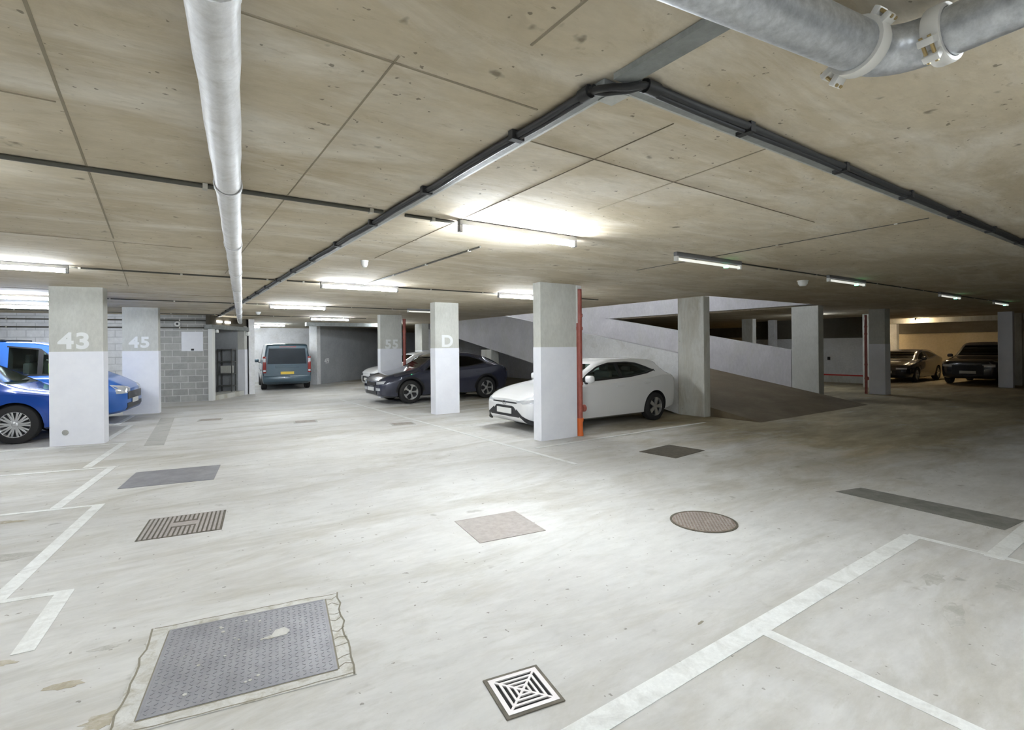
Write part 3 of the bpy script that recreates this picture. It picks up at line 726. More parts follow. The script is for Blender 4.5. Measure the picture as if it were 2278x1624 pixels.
strip_light(13.0, 19.5, 'lit strip light high above the top of the ramp', L=1.5, z=5.7, group='lit strip lights above the ramp')
strip_light(12.0, 16.5, 'lit strip light high above the ramp parapet', L=1.5, z=5.7, group='lit strip lights above the ramp')
strip_light(13.0, 22.5, 'added strip light high at the head of the ramp', L=1.5, z=5.7, group='lit strip lights above the ramp')  # this lamp and the next two are added to brighten the parapets
strip_light(13.0, 11.0, 'added strip light high above the foot of the ramp', L=1.5, z=5.7, group='lit strip lights above the ramp')
strip_light(13.0, 13.5, 'added strip light high above the middle of the ramp', L=1.5, z=5.7, group='lit strip lights above the ramp')

# ------------------------------------------------------------------ detectors and signs
def detector(x, y, label, r=.055, hgt=.06):
    t = thing('smoke_detector', label, 'detector', (x, y, H))
    MB().lathe([(r * 1.15, 0), (r * 1.15, -.015)], 20).obj('base', M['plastic_white'], t, 40)
    MB().lathe([(r, -.015), (r * .95, -hgt * .6), (r * .6, -hgt), (r * .2, -hgt * 1.05)], 20).obj('dome', M['plastic_white'], t, 40)
detector(9.75, 4.75, 'white round detector between two dim emergency lamps', .085, .10)
detector(2.5, 17.6, 'small white detector on the ceiling towards the van', .07, .08)
detector(2.25, 6.75, 'white ceiling sensor between the first two lamp rows', .045, .09)
wb = thing('notice_board', 'blank white notice board fixed on the grey block wall', 'sign'); wb.matrix_world = Tw
MB().box(-.84, -.22, -.03, -.002, 1.68, 2.33, bev=.004).obj('board', M['band'], wb)
MB().box(-.56, -.48, -.05, -.03, 1.70, 1.76).obj('latch', M['trim'], wb)
al = thing('wall_alarm', 'round white alarm sounder high on the block wall', 'alarm'); al.matrix_world = Tw
MB().lathe([(.085, 0), (.085, .04), (.055, .05), (.06, .035), (.0, .03)], 24, T=Matrix.Translation((-.95, -.002, 2.58)) @ Matrix.Rotation(PI / 2, 4, 'X')).obj('sounder', M['plastic_white'], al, 40)
MB().lathe([(.035, .036), (.03, .06)], 16, T=Matrix.Translation((-.95, -.002, 2.58)) @ Matrix.Rotation(PI / 2, 4, 'X')).obj('centre', M['trim'], al, 40)
for z, lb in ((2.70, 'upper dark conduit fixed along the block wall'), (2.46, 'lower dark conduit fixed along the block wall')):
    t = thing('conduit', lb, 'conduit'); t.matrix_world = Tw
    MB().tube([(-9, -.03, z), (-.02, -.03, z)], .022, 10).obj('tube', M['conduit'], t, 40)
    for k in range(8): MB().box(-8.6 + k * 1.1, -8.56 + k * 1.1, -.058, -.003, z - .03, z + .03).obj('clip', M['clip'], t)
bp = thing('marker_post', 'short red and white marker post behind the black car', 'post', (10.40, 16.1, 0))
MB().tube([(0, 0, 0), (0, 0, .55)], .05, 14).obj('white_stem', M['plastic_white'], bp, 40)
MB().tube([(0, 0, .55), (0, 0, .85)], .055, 14).obj('red_top', M['red_sign'], bp, 40)

# ------------------------------------------------------------------ cars
def interp(tab, x):
    # monotone cubic through rows (x, a, b, c, ...)
    n = len(tab)
    if x <= tab[0][0]: return list(tab[0][1:])
    if x >= tab[-1][0]: return list(tab[-1][1:])
    i = max(k for k in range(n - 1) if tab[k][0] <= x)
    x0, x1 = tab[i][0], tab[i + 1][0]; h = x1 - x0; u = (x - x0) / h; out = []
    for c in range(1, len(tab[0])):
        d = [(tab[k + 1][c] - tab[k][c]) / (tab[k + 1][0] - tab[k][0]) for k in range(n - 1)]
        def sl(k):
            if k == 0: return d[0]
            if k == n - 1: return d[-1]
            if d[k - 1] * d[k] <= 0: return 0.
            return 2 * d[k - 1] * d[k] / (d[k - 1] + d[k])
        m0, m1 = sl(i), sl(i + 1); y0, y1 = tab[i][c], tab[i + 1][c]
        out.append(y0 * (1 + 2 * u) * (1 - u) ** 2 + m0 * h * u * (1 - u) ** 2 + y1 * u * u * (3 - 2 * u) + m1 * h * u * u * (u - 1))
    return out

class Shape:
    """car skin: stations (x from the nose, z low, z belt, z top, half width, half width at the top)"""
    def __init__(s, st): s.st = st; s.L = st[-1][0]
    def ring(s, x):
        zl, zb, zt, w, wt = interp(s.st, x)
        h = zb - zl
        return [(0, zl), (.80 * w, zl), (.945 * w, zl + .05), (.985 * w, zl + .28 * h), (w, zl + .55 * h), (.997 * w, zl + .80 * h), (.985 * w, zb - .035), (.955 * w, zb),
                (wt, zt - .045), (.95 * wt, zt - .018), (.82 * wt, zt - .004), (.45 * wt, zt + .004), (0, zt + .008)]
    BELT, ROOF = 7, 8
    def at(s, x, t):
        r = s.ring(x); i = min(int(t), len(r) - 2); u = t - i
        return (r[i][0] * (1 - u) + r[i + 1][0] * u, r[i][1] * (1 - u) + r[i + 1][1] * u)
    def side_y(s, x, z):
        r = s.ring(x)
        for i in range(1, s.ROOF):
            if r[i][1] <= z <= r[i + 1][1]:
                u = (z - r[i][1]) / max(r[i + 1][1] - r[i][1], 1e-5); return r[i][0] * (1 - u) + r[i + 1][0] * u
        return r[s.ROOF][0] if z > r[s.ROOF][1] else r[1][0]
    def x_front(s, y, z, rear=False):
        # first x (from nose or from tail) where the skin is at least y wide at height z
        N = 160
        for k in range(N + 1):
            x = s.L * .3 * k / N
            if rear: x = s.L - x
            r = s.ring(x)
            if r[0][1] <= z <= r[-1][1] and (s.side_y(x, z) if z < r[s.ROOF][1] else r[s.ROOF][0]) >= abs(y): return x
        return s.L * .3 if not rear else s.L * .7

def skin_mesh(sh, mats):
    xs = sorted(set([r[0] for r in sh.st] + [sh.L * k / 64 for k in range(65)] + [.01, .02, .035, sh.L - .01, sh.L - .025]))
    mb = MB(); rings = []
    for x in xs:
        r = sh.ring(x); pts = []
        for i in range(len(r) - 1):
            n = 3 if i == sh.BELT else 1
            for k in range(n):
                u = k / n; pts.append((r[i][0] * (1 - u) + r[i + 1][0] * u, r[i][1] * (1 - u) + r[i + 1][1] * u))
        pts.append(r[-1])
        full = [(x, y, z) for y, z in pts] + [(x, -y, z) for y, z in pts[-2:0:-1]]
        rings.append(full)
    n = len(rings[0]); vs = [v for g in rings for v in g]; fs = []
    for i in range(len(rings) - 1):
        for k in range(n):
            k2 = (k + 1) % n; fs.append((i * n + k, (i + 1) * n + k, (i + 1) * n + k2, i * n + k2))
    fs += [tuple(range(n)), tuple((len(rings) - 1) * n + k for k in range(n))[::-1]]
    mb.add(vs, fs)
    me = mb.mesh('car_body', mats)
    bm = bmesh.new(); bm.from_mesh(me); bmesh.ops.recalc_face_normals(bm, faces=bm.faces); bm.to_mesh(me); bm.free()
    return me

def closed_mesh(mb, mats):
    me = mb.mesh('cutter', mats); bm = bmesh.new(); bm.from_mesh(me)
    bmesh.ops.recalc_face_normals(bm, faces=bm.faces); bm.to_mesh(me); bm.free(); return me

def cut(me, cutters, mats, smooth=32):
    o = bpy.data.objects.new('tmp_body', me); C.objects.link(o); tmp = []
    for mb in cutters:
        c = bpy.data.objects.new('tmp_cut', closed_mesh(mb, mats)); C.objects.link(c); tmp.append(c)
        md = o.modifiers.new('b', 'BOOLEAN'); md.operation = 'DIFFERENCE'; md.object = c; md.solver = 'EXACT'
    bpy.context.view_layer.update()
    res = bpy.data.meshes.new_from_object(o.evaluated_get(bpy.context.evaluated_depsgraph_get()))
    for c in tmp + [o]: bpy.data.objects.remove(c)
    res.polygons.foreach_set('use_smooth', [True] * len(res.polygons)); res.set_sharp_from_angle(angle=math.radians(smooth))
    return res

def lerp_line(pl, x):
    if x <= pl[0][0]: return pl[0][1]
    for (x0, z0), (x1, z1) in zip(pl, pl[1:]):
        if x <= x1: return z0 + (z1 - z0) * (x - x0) / max(x1 - x0, 1e-6)
    return pl[-1][1]

def side_patch(sh, bot, top, s, off, x0=None, x1=None, fa=0., fb=1., n=22, m=4, pad=0.):
    x0 = x0 if x0 is not None else bot[0][0]; x1 = x1 if x1 is not None else bot[-1][0]
    rows = []
    for i in range(n + 1):
        x = x0 + (x1 - x0) * i / n; zb, zt = lerp_line(bot, x) + pad, lerp_line(top, x) - pad
        if zt < zb: zt = zb = (zt + zb) / 2
        row = []
        for j in range(m + 1):
            z = zb + (zt - zb) * (fa + (fb - fa) * j / m)
            row.append((x, s * (sh.side_y(x, z) + off), z))
        rows.append(row)
    return rows

def wheel_mesh(r, wd, spokes, style):
    mb = MB(); T = Matrix.Rotation(PI / 2, 4, 'X')
    ty = MB().lathe([(r * .66, -wd / 2), (r * .86, -wd / 2 - .004), (r * .965, -wd / 2 + .015), (r, -wd * .3), (r, wd * .3), (r * .965, wd / 2 - .015), (r * .86, wd / 2 + .004), (r * .66, wd / 2)], 40, T=T, close=True).mesh('tyre', M['tyre'], 40)
    rim = MB()
    o = wd / 2 - .012
    rim.lathe([(r * .70, o + .012), (r * .64, o + .006), (r * .62, o - .06), (r * .70, o - .06)], 40, mi=0, T=T, close=True)
    rim.lathe([(r * .69, -o), (r * .69, o - .05), (.01, o - .07), (.01, -o)], 32, mi=1, T=T)
    rim.lathe([(r * .16, o - .05), (r * .16, o - .012), (r * .11, o - .002), (0.001, o)], 20, mi=0, T=T)
    for k in range(spokes):
        a = 2 * PI * k / spokes
        if style == 'twin':
            for d in (-.12, .12):
                rim.box(r * .10, r * .66, -.016, .016, -.03, 0, mi=0, T=T @ Matrix.Translation((0, 0, o - .006)) @ Matrix.Rotation(a + d, 4, 'Z'), bev=.004)
        elif style == 'five':
            rim.prism([(r * .10, -r * .09), (r * .66, -r * .15), (r * .66, r * .15), (r * .10, r * .09)], o - .035, o - .004, 0, T @ Matrix.Rotation(a, 4, 'Z'))
        elif style == 'blade':
            rim.prism([(r * .12, -r * .05), (r * .5, -r * .08), (r * .66, -r * .22), (r * .66, r * .22), (r * .5, r * .08), (r * .12, r * .05)], o - .03, o - .004, 2, T @ Matrix.Rotation(a, 4, 'Z'))
            rim.prism([(r * .50, -r * .17), (r * .655, -r * .27), (r * .655, r * .27), (r * .50, r * .17), (r * .56, 0)], o - .02, o - .001, 0, T @ Matrix.Rotation(a, 4, 'Z'))
    return ty, rim.mesh('rim', [M['alloy'], M['alloy_dark'], M['alloy']], 35)

def car(name, label, cat, loc, ang, sh, paint, axles, wr, dlo=None, wind=None, spokes=(5, 'five'), glass='glass', wd=.215, extras=None, hatch=None, mirror=None, plate=('white', .45), lamps=None, grille=None, seats=True, cladding=None, tail=None, handles=()):
    t = thing(name, label, cat, loc, ang)
    W = max(r[4] for r in sh.st)
    mats = [M[paint], M['interior'], M['trim']]
    cuts = []
    for ax in axles:
        for s in (-1, 1):
            Tc = Matrix.Translation((ax, s * (W - .12), wr)) @ Matrix.Rotation(PI / 2, 4, 'X')
            mb = MB(); mb.lathe([(wr + .055, -.16), (wr + .055, .3 if s < 0 else .16)] if False else [(wr + .055, -.17), (wr + .055, .17)], 36, mi=1, T=Tc); cuts.append(mb)
    if dlo:
        bot, top = dlo; n = 16; x0, x1 = bot[0][0], bot[-1][0]
        xs = [x0 + .03 + (x1 - x0 - .06) * i / n for i in range(n + 1)]
        poly = [(x, lerp_line(bot, x) + .028) for x in xs] + [(x, max(lerp_line(top, x) - .028, lerp_line(bot, x) + .032)) for x in xs[::-1]]
        mb = MB(); k = len(poly)
        mb.add([(x, -1.3, z) for x, z in poly] + [(x, 1.3, z) for x, z in poly], [tuple(range(k)), tuple(range(k, 2 * k))[::-1]] + [(i, (i + 1) % k, k + (i + 1) % k, k + i) for i in range(k)], 1)
        cuts.append(mb)
    if wind:
        xa, xb, za, zb_, yb, yt = wind      # longitudinal opening through the screen (and tailgate when xb reaches it)
        mb = MB(); mb.add([(x, s * y, z) for x in (xa, xb) for y, z in ((yb, za), (yt, zb_)) for s in (-1, 1)],
                          [(0, 1, 3, 2), (4, 6, 7, 5), (0, 4, 5, 1), (2, 3, 7, 6), (0, 2, 6, 4), (1, 5, 7, 3)], 1)
        cuts.append(mb)
    me = cut(skin_mesh(sh, mats), cuts, mats)
    b = bpy.data.objects.new('body', me); C.objects.link(b); b.parent = t
    # glass
    if dlo:
        bot, top = dlo; x0, x1 = bot[0][0], bot[-1][0]; xm = x0 + (x1 - x0) * .50
        for s in (-1, 1):
            for xa, xb in ((x0 + .03, xm - .035), (xm + .035, x1 - .03)):
                g = MB().shell(side_patch(sh, bot, top, s, -.004, xa, xb, 0, 1, 14, 3, .015), (0, -s * .004, 0)).obj('side_window', M[glass], t)
            fr = MB()
            fr.shell(side_patch(sh, bot, [(x, z + .032) for x, z in bot], s, .003, m=1), (0, -s * .03, 0))
            fr.shell(side_patch(sh, [(x, z - .032) for x, z in top], top, s, .003, x0, x1, m=1), (0, -s * .03, 0))
            fr.shell(side_patch(sh, bot, top, s, .003, xm - .045, xm + .045, 0, 1, 2, 6), (0, -s * .03, 0))
            fr.obj('window_frame', M['trim'], t)
    if wind:
        xa, xb, za, zb_, yb, yt = wind
        def xtop(z, rev=False):
            for k in range(241):
                x = sh.L * k / 240
                if rev: x = sh.L - x
                if interp(sh.st, x)[2] >= z: return x
            return sh.L * .5
        rows = [[(xtop(z) + .012, y * (yb + (yt - yb) * (z - za) / (zb_ - za)) * 1.03, z) for y in (-1, -.5, 0, .5, 1)] for z in [za - .02 + (zb_ - za + .04) * i / 6 for i in range(7)]]
        MB().shell(rows, (.006, 0, -.004)).obj('windscreen', M[glass], t)
        if xb > sh.L * .75:
            rows = [[(xtop(z, True) - .012, y * (yb + (yt - yb) * (z - za) / (zb_ - za)) * 1.03, z) for y in (-1, 0, 1)] for z in [za - .02 + (zb_ - za + .04) * i / 6 for i in range(7)]]
            MB().shell(rows, (-.006, 0, -.004)).obj('rear_window', M[glass], t)
    if seats and dlo:
        zf = min(z for x, z in dlo[0]); x0, x1 = dlo[0][0][0], dlo[0][-1][0]; zr = max(z for x, z in dlo[1])
        sx = x0 + (x1 - x0) * .42
        for s in (-.37, .37):
            mb = MB(); mb.box(sx, sx + .12, s - .24, s + .24, zf - .02, zf + (zr - zf) * .5, bev=.04); mb.box(sx + .03, sx + .12, s - .12, s + .12, zf + (zr - zf) * .52, zf + (zr - zf) * .86, bev=.035)
            mb.obj('seat', M['seat'], t, 40)
        sx = x0 + (x1 - x0) * .74
        mb = MB(); mb.box(sx, sx + .12, -.6, .6, zf - .02, zf + (zr - zf) * .42, bev=.04)
        for s in (-.36, .36): mb.box(sx + .03, sx + .12, s - .11, s + .11, zf + (zr - zf) * .42, zf + (zr - zf) * .70, bev=.03)
        mb.obj('rear_seat', M['seat'], t, 40)
    # wheels
    ty, rim = wheel_mesh(wr, wd, *spokes)
    for ax in axles:
        for s in (-1, 1):
            wo = bpy.data.objects.new('wheel', ty); C.objects.link(wo); wo.parent = t
            wo.location = (ax, s * (W - .115), wr); wo.rotation_euler = (0, 0, PI if s > 0 else 0)
            ro = bpy.data.objects.new('rim', rim); C.objects.link(ro); ro.parent = wo
    # mirrors
    if mirror:
        mx, mz = mirror
        for s in (-1, 1):
            y0 = sh.side_y(mx, mz)
            mb = MB(); mb.box(mx - .01, mx + .13, s * (y0 + .05) if s > 0 else s * (y0 + .24), s * (y0 + .24) if s > 0 else s * (y0 + .05), mz, mz + .15, bev=.045)
            o = mb.obj('mirror', M[paint], t, 50)
            MB().box(mx + .02, mx + .07, min(s * (y0 - .02), s * (y0 + .08)), max(s * (y0 - .02), s * (y0 + .08)), mz - .03, mz + .01, bev=.008).obj('arm', M['trim'], o)
    for hx, hz in handles:
        for s in (-1, 1):
            y0 = sh.side_y(hx, hz)
            MB().box(hx - .10, hx + .10, min(s * (y0 - .01), s * (y0 + .022)), max(s * (y0 - .01), s * (y0 + .022)), hz - .012, hz + .014, bev=.006).obj('door_handle', M[paint], t)
    # lamps: (y0, y1, z bottom fn, z top fn, material, name, rear?)
    for (y0, y1, zb_, zt_, mat, nm, rear) in (lamps or ()):
        for s in (-1, 1):
            rows = []
            for i in range(9):
                y = y0 + (y1 - y0) * i / 8; rows.append([((sh.x_front(y, z, rear) + (.008 if rear else -.008)), s * (y + .006), z) for z in [zb_(y) + (zt_(y) - zb_(y)) * j / 4 for j in range(5)]])
            MB().shell(rows, (-.03 if rear else .03, -s * .02, 0)).obj(nm, M[mat], t, 50)
    for (y1, zb_, zt_, mat, nm, rear) in (grille or ()):
        rows = []
        for i in range(-8, 9):
            y = y1 * i / 8; rows.append([(sh.x_front(y, z, rear) + (.010 if rear else -.010), y, z) for z in [zb_(abs(y)) + (zt_(abs(y)) - zb_(abs(y))) * j / 4 for j in range(5)]])
        MB().shell(rows, (-.04 if rear else .04, 0, 0)).obj(nm, M[mat], t, 50)
    if plate:
        for col, z, rear in plate:
            x = sh.L + .014 if rear else -.020
            MB().box(x - .008, x + .008, -.26, .26, z - .056, z + .056, bev=.003).obj('number_plate', M['plate_' + col], t)
    if cladding:
        for s in (-1, 1):
            for ax in axles:
                mb = MB()
                pts = [[(ax + math.cos(a) * rr_, s * (min(sh.side_y(ax + math.cos(a) * rr_, wr + math.sin(a) * rr_), W) + .006), wr + math.sin(a) * rr_) for rr_ in (wr + .05, wr + .115)] for a in [PI * k / 20 for k in range(21)]]
                mb.shell(pts, (0, -s * .02, 0))
                mb.obj('arch_cladding', M[cladding], t, 50)
    if extras: extras(t, sh)
    return t

K = lambda v: (lambda y: v)
def Ln(y0, z0, y1, z1): return lambda y: z0 + (z1 - z0) * (y - y0) / (y1 - y0)

# white hatchback
hatch = Shape([(0, .30, .60, .66, .62, .55), (.05, .25, .63, .69, .70, .62), (.14, .20, .66, .74, .765, .68), (.32, .18, .72, .81, .835, .72), (.60, .17, .79, .88, .875, .73), (.95, .17, .86, .94, .893, .72), (1.22, .17, .90, .99, .895, .69),
               (1.62, .17, .925, 1.19, .895, .645), (2.05, .17, .945, 1.375, .895, .60), (2.45, .17, .96, 1.435, .895, .585), (3.05, .17, .99, 1.44, .895, .575), (3.55, .18, 1.04, 1.415, .895, .565), (3.84, .19, 1.07, 1.375, .89, .56), (3.93, .20, 1.07, 1.33, .885, .57), (4.12, .24, 1.05, 1.13, .875, .63), (4.28, .28, .97, 1.02, .85, .66), (4.37, .42, .82, .87, .74, .62)])
def hatch_extras(t, sh):
    MB().lathe([(.062, 0), (.062, .012), (.050, .014), (.050, .004)], 24, T=Matrix.Translation((-.006, 0, .585)) @ Matrix.Rotation(-PI / 2, 4, 'Y') @ Matrix.Diagonal((.7, 1, 1, 1)), close=True).obj('badge', M['chrome'], t, 40)
    for s in (-1, 1):
        rows = []
        for i in range(9):
            y = .40 + .36 * i / 8; zc_ = .44 - .22 * i / 8
            rows.append([(sh.x_front(y, max(z, .31)) - .012, s * (y + .01), z) for z in (zc_ - .03 - .02 * i / 8, zc_, zc_ + .035)])
        MB().shell(rows, (.03, -s * .01, 0)).obj('bumper_intake', M['trim'], t, 50)
    MB().box(3.66, 3.95, -.50, .50, 1.375, 1.395, bev=.01).obj('spoiler', M['car_white'], t)
car('hatchback_car', 'white hatchback parked behind the broad column with the red pipe', 'car', (5.78, 8.72, 0), 0, hatch, 'car_white', (.93, 3.57), .32,
    dlo=([(1.40, .965), (2.0, .985), (2.8, 1.02), (3.35, 1.08), (3.66, 1.145)], [(1.40, .985), (1.62, 1.12), (1.95, 1.275), (2.3, 1.35), (2.9, 1.36), (3.2, 1.325), (3.45, 1.24), (3.66, 1.15)]),
    wind=(1.05, 3.35, 1.03, 1.325, .60, .50), mirror=(1.42, .955), spokes=(5, 'five'), handles=((2.42, .84), (3.28, .88)),
    lamps=((.40, .80, lambda y: .60 - .03 * (y > .6) + (y - .4) * .10, lambda y: .635 + (y - .4) * .16, 'lamp', 'headlamp', False), (.0, .42, K(.585), K(.612), 'trim', 'grille_slot', False),
           (.30, .70, K(.86), lambda y: .90 + (y - .3) * .05, 'tail', 'tail_lamp', True)),
    grille=((.50, lambda y: .32, lambda y: .53 - max(0, y - .3) * .9, 'trim', 'lower_grille', False),),
    plate=(('white', .43, False), ('yellow', .60, True)), extras=hatch_extras)

# black crossover behind the column marked D
cross = Shape([(0, .30, .62, .70, .66, .58), (.05, .26, .66, .75, .76, .66), (.15, .22, .70, .82, .84, .72), (.35, .20, .78, .90, .90, .76), (.70, .20, .87, .97, .935, .76), (1.05, .20, .93, 1.03, .94, .73), (1.30, .20, .96, 1.12, .94, .70),
               (2.05, .20, .99, 1.50, .94, .62), (2.5, .20, 1.0, 1.56, .94, .60), (3.1, .20, 1.03, 1.54, .94, .585), (3.7, .21, 1.08, 1.43, .94, .56), (4.1, .23, 1.12, 1.28, .93, .55), (4.35, .27, 1.08, 1.13, .90, .62), (4.50, .32, 1.0, 1.05, .85, .66), (4.58, .45, .9, .95, .80, .66)])
car('crossover_car', 'black crossover car parked behind the column marked D', 'car', (5.42, 15.72, 0), 0, cross, 'car_navy', (.92, 3.67), .36,
    dlo=([(1.45, 1.0), (2.2, 1.03), (3.0, 1.08), (3.75, 1.18)], [(1.45, 1.02), (1.8, 1.28), (2.15, 1.42), (2.6, 1.465), (3.1, 1.44), (3.5, 1.33), (3.75, 1.20)]),
    wind=(1.1, 3.6, 1.1, 1.42, .60, .50), mirror=(1.55, .99), spokes=(5, 'blade'), glass='glass_dark', cladding='trim', handles=((2.45, .88), (3.35, .92)),
    lamps=((.46, .80, lambda y: .60 + (y - .46) * .10, lambda y: .68 + (y - .46) * .12, 'lamp', 'headlamp', False), (.42, .70, K(.42), K(.50), 'lamp', 'fog_lamp', False), (.2, .8, K(.9), K(.97), 'tail', 'tail_lamp', True)),
    grille=((.46, K(.30), K(.40), 'trim', 'lower_grille', False), (.40, K(.56), K(.66), 'trim', 'upper_grille', False)), plate=(('white', .46, False), ('yellow', .7, True)))

# white car whose nose shows beside column 55
hb2 = Shape([tuple(r) for r in cross.st])
car('parked_car', 'white car with only its nose showing past the column marked 55', 'car', (7.0, 20.9, 0), 0, hb2, 'car_white', (.92, 3.67), .34,
    dlo=([(1.45, 1.0), (2.2, 1.03), (3.0, 1.08), (3.75, 1.18)], [(1.45, 1.02), (1.8, 1.28), (2.15, 1.42), (2.6, 1.465), (3.1, 1.44), (3.5, 1.33), (3.75, 1.20)]),
    wind=(1.1, 3.6, 1.1, 1.42, .60, .50), mirror=(1.55, .99), spokes=(10, 'twin'), glass='glass_dark',
    lamps=((.46, .80, K(.60), K(.70), 'lamp_dark', 'headlamp', False),), grille=((.46, K(.34), K(.56), 'trim', 'grille', False),), plate=(('white', .45, False),))

# slate blue van seen from behind
van = Shape([(0, .32, .85, .95, .70, .60), (.06, .26, .90, 1.0, .80, .68), (.2, .22, .96, 1.08, .90, .74), (.6, .20, 1.05, 1.20, .955, .78), (.95, .20, 1.08, 1.30, .972, .78), (1.6, .20, 1.10, 1.86, .975, .78), (2.0, .20, 1.12, 1.95, .975, .80), (3.2, .20, 1.15, 1.97, .975, .81), (4.6, .22, 1.15, 1.955, .970, .81), (4.85, .26, 1.14, 1.94, .962, .80), (4.94, .30, 1.12, 1.92, .94, .785), (5.0, .34, 1.10, 1.86, .90, .74)])
def van_extras(t, sh):
    X = sh.L
    rows = [[(X + .006 - .05 * max(0, (z - 1.1)) * 0, y * (1 - .12 * (z - 1.08)), z) for y in (-.76, -.38, 0, .38, .76)] for z in (1.10, 1.3, 1.5, 1.75)]
    MB().shell(rows, (-.03, 0, 0)).obj('rear_window', M['glass_blue'], t)
    MB().box(X - .06, X + .03, -.93, .93, .34, .60, bev=.03).obj('rear_bumper', M['car_teal'], t, 40)
    MB().box(X - .01, X + .018, -.46, .46, .94, 1.02, bev=.01).obj('tailgate_handle', M['car_teal'], t)
    MB().box(X - .01, X + .012, -.30, .35, 1.80, 1.835, bev=.005).obj('brake_lamp', M['tail'], t)
    for s in (-1, 1):
        o = MB().box(X - .16, X + .012, min(s * .80, s * .93), max(s * .80, s * .93), .72, 1.42, bev=.02).obj('tail_lamp', M['tail'], t, 40)
        MB().box(X + .0, X + .018, min(s * .82, s * .92), max(s * .82, s * .92), 1.18, 1.34, bev=.01).obj('clear_lens', M['lamp'], o)
        MB().box(X + .0, X + .018, min(s * .82, s * .92), max(s * .82, s * .92), .78, .86, bev=.01).obj('clear_lens', M['lamp'], o)
    MB().box(2.2, 4.3, -.985, -.965, .80, .86, bev=.006).obj('side_moulding', M['trim'], t)
    MB().box(2.2, 4.3, .965, .985, .80, .86, bev=.006).obj('side_moulding', M['trim'], t)
car('van', 'slate blue van with yellow rear plate, parked by the entrance', 'van', (4.95, 28.15, 0), -96.5, van, 'car_teal', (1.0, 4.10), .34,
    dlo=([(1.35, 1.15), (1.8, 1.14), (2.5, 1.14)], [(1.35, 1.18), (1.6, 1.55), (1.85, 1.76), (2.5, 1.80)]), wind=(1.0, 2.4, 1.32, 1.78, .66, .60),
    mirror=(1.45, 1.12), spokes=(6, 'five'), glass='glass_dark', seats=False, plate=(('white', .5, False), ('yellow', .72, True)), extras=van_extras)

# blue vehicles in the near bays
suv = Shape([(0, .34, .80, .90, .66, .58), (.05, .30, .84, .95, .78, .68), (.16, .26, .90, 1.0, .87, .76), (.40, .25, .96, 1.05, .925, .80), (.9, .25, 1.02, 1.10, .94, .80), (1.25, .25, 1.06, 1.15, .945, .76), (1.45, .25, 1.08, 1.24, .945, .73), (2.15, .25, 1.10, 1.68, .945, .66), (2.6, .25, 1.11, 1.74, .945, .65), (3.9, .26, 1.13, 1.72, .945, .64), (4.35, .28, 1.13, 1.58, .93, .64), (4.6, .32, 1.10, 1.2, .90, .68), (4.7, .4, 1.0, 1.06, .84, .68)])
mpv = Shape([(r[0], r[1] * .95, r[2] * .905, r[3] * .905, r[4], r[5]) for r in [(0, .32, .74, .82, .68, .58), (.05, .28, .80, .88, .79, .68), (.18, .25, .88, .96, .88, .76), (.42, .24, .95, 1.03, .925, .80), (.75, .24, 1.01, 1.09, .94, .80), (1.02, .24, 1.05, 1.16, .945, .77), (1.9, .24, 1.09, 1.66, .945, .69), (2.35, .24, 1.10, 1.78, .945, .68), (3.9, .25, 1.13, 1.78, .945, .68), (4.25, .28, 1.12, 1.70, .935, .68), (4.42, .32, 1.10, 1.2, .91, .70), (4.5, .4, 1.0, 1.06, .86, .70)]])
car('suv_car', 'bright blue car with multi-spoke wheels half hidden by column 43', 'car', (-1.13, 13.72, 0), 180 + LT + 1, mpv, 'car_blue', (.95, 3.60), .36,
    dlo=([(1.45, 1.01), (2.6, 1.03), (4.1, 1.07)], [(1.45, 1.04), (1.75, 1.27), (2.1, 1.46), (2.9, 1.52), (3.7, 1.50), (4.1, 1.37)]), wind=(1.0, 3.9, 1.09, 1.45, .66, .58),
    mirror=(1.62, 1.0), spokes=(10, 'twin'), wd=.24, lamps=((.45, .82, K(.64), K(.73), 'lamp', 'headlamp', False),), grille=((.5, K(.42), K(.70), 'trim', 'grille', False),), plate=(('white', .48, False),), cladding='car_blue')
bvan = Shape([(0, .32, .72, .80, .70, .58), (.06, .27, .78, .86, .80, .68), (.2, .23, .86, .96, .90, .74), (.45, .21, .98, 1.09, .945, .78), (.72, .20, 1.06, 1.22, .952, .78), (1.40, .20, 1.12, 1.86, .952, .77), (1.9, .20, 1.14, 1.93, .952, .78), (3.2, .20, 1.15, 1.95, .952, .79), (4.6, .22, 1.15, 1.94, .950, .79), (4.85, .26, 1.12, 1.92, .94, .78), (4.9, .34, 1.10, 1.88, .90, .74)])
def bvan_extras(t, sh):
    MB().box(1.42, 1.50, .14, .62, 1.17, 1.48, bev=.05).obj('hi_vis_vest', M['hivis'], t, 40)['label'] = 'yellow-green high visibility vest on the seat'
    MB().box(2.2, 4.6, -.70, .70, 1.95, 1.985, bev=.01).obj('roof_bar', M['trim'], t)
car('blue_van', 'royal blue van behind the bright blue car, its nose showing past column 43', 'van', (-.56, 15.95, 0), 180 + LT + 2, bvan, 'car_bluevan', (.92, 3.85), .34,
    dlo=([(.96, 1.18), (1.6, 1.17), (2.12, 1.17)], [(.96, 1.20), (1.26, 1.50), (1.55, 1.78), (2.12, 1.84)]), wind=(.75, 2.2, 1.32, 1.80, .64, .58), mirror=(1.05, 1.15), spokes=(6, 'five'), glass='glass', seats=True,
    lamps=((.42, .88, K(.70), lambda y: .84 + (y - .42) * .16, 'lamp', 'headlamp', False),), grille=((.62, K(.55), K(.73), 'trim', 'upper_grille', False), (.66, K(.30), K(.46), 'trim', 'lower_grille', False)), plate=(('white', .5, False),), extras=bvan_extras)

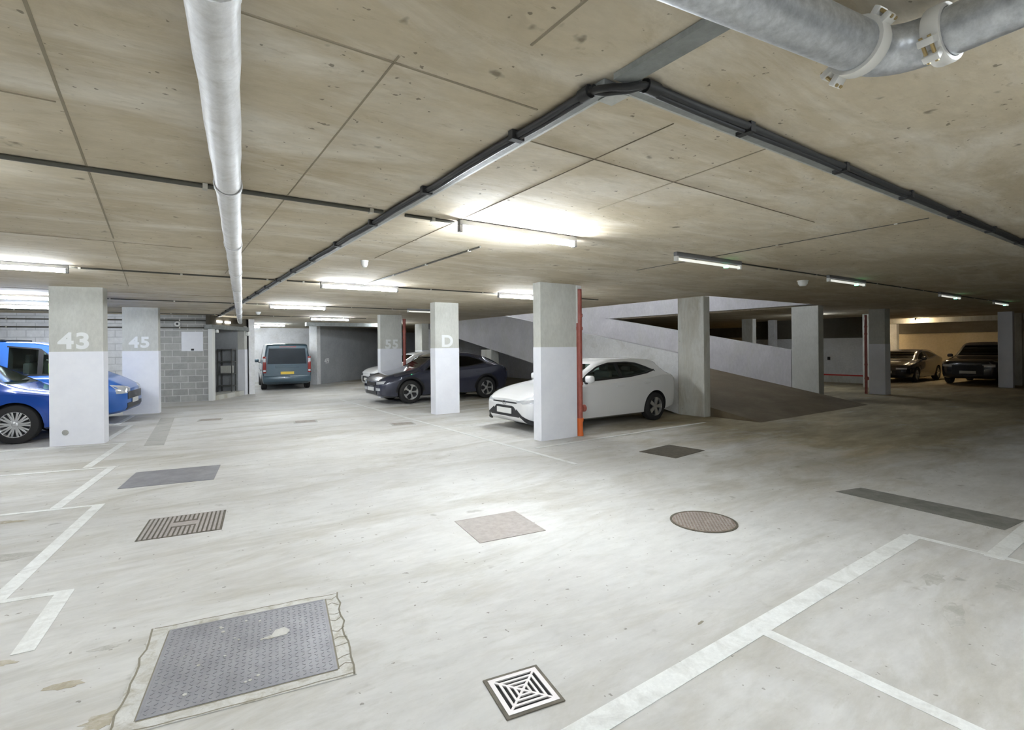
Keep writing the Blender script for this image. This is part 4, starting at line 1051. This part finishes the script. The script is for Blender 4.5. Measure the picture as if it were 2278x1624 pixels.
# the two black cars at the far end
car('saloon_car', 'black car with shiny bonnet beside the slim column with the red pipe', 'car', (26.6, 9.45, 0), 0, Shape([tuple(r) for r in hatch.st]), 'car_black', (.93, 3.57), .32,
    dlo=([(1.40, .965), (2.0, .985), (2.8, 1.02), (3.35, 1.08), (3.66, 1.145)], [(1.40, .985), (1.62, 1.12), (1.95, 1.275), (2.3, 1.35), (2.9, 1.36), (3.2, 1.325), (3.45, 1.24), (3.66, 1.15)]),
    wind=(1.05, 3.35, 1.03, 1.325, .60, .50), mirror=(1.50, .96), spokes=(5, 'five'), glass='glass_dark', lamps=((.40, .76, K(.58), K(.65), 'lamp', 'headlamp', False),), grille=((.40, K(.34), K(.54), 'trim', 'grille', False),), plate=(('white', .46, False),))
car('suv_car', 'dark tall car with number plate beside the slim pale column', 'car', (27.0, 6.72, 0), 0, Shape([tuple(r) for r in suv.st]), 'car_black', (.95, 3.65), .36,
    dlo=([(1.62, 1.12), (2.6, 1.14), (4.1, 1.20)], [(1.62, 1.15), (1.95, 1.45), (2.25, 1.60), (2.9, 1.65), (3.7, 1.61), (4.1, 1.45)]), wind=(1.3, 3.9, 1.2, 1.6, .66, .56),
    mirror=(1.75, 1.1), spokes=(10, 'twin'), glass='glass_dark', lamps=((.45, .82, K(.74), K(.84), 'lamp', 'headlamp', False),), grille=((.5, K(.42), K(.8), 'trim', 'grille', False),), plate=(('white', .52, False),))

# ------------------------------------------------------------------ camera, world, view
sc = bpy.context.scene
cam = bpy.data.cameras.new('camera'); co = bpy.data.objects.new('camera', cam); C.objects.link(co)
th, ro = math.radians(34.4), .0095
F = Vector((math.sin(th), math.cos(th), 0)); R0 = Vector((math.cos(th), -math.sin(th), 0)); Z = Vector((0, 0, 1))
R = R0 * math.cos(ro) - Z * math.sin(ro); U = R0 * math.sin(ro) + Z * math.cos(ro)
m4 = Matrix((R, U, -F)).transposed().to_4x4(); m4.translation = (0, 0, EYE)
co.matrix_world = m4
cam.sensor_width = 36; cam.lens = 36 * 1140 / 2278; cam.shift_y = -39 / 2278; cam.clip_start = .02; cam.clip_end = 200
sc.camera = co
wd_ = bpy.data.worlds.new('world'); sc.world = wd_; wd_.use_nodes = True
wd_.node_tree.nodes['Background'].inputs['Color'].default_value = (.5, .55, .6, 1); wd_.node_tree.nodes['Background'].inputs['Strength'].default_value = .05
sc.view_settings.view_transform = 'Standard'; sc.view_settings.look = 'None'; sc.view_settings.gamma = 1; sc.view_settings.exposure = 2.3
sc.view_settings.use_curve_mapping = False
sc.cycles.use_denoising = True; sc.cycles.max_bounces = 8; sc.cycles.diffuse_bounces = 4; sc.cycles.use_adaptive_sampling = True; sc.cycles.adaptive_threshold = .05; sc.cycles.transparent_max_bounces = 16
sc.cycles.sample_clamp_indirect = 6; sc.cycles.caustics_reflective = False; sc.cycles.caustics_refractive = False
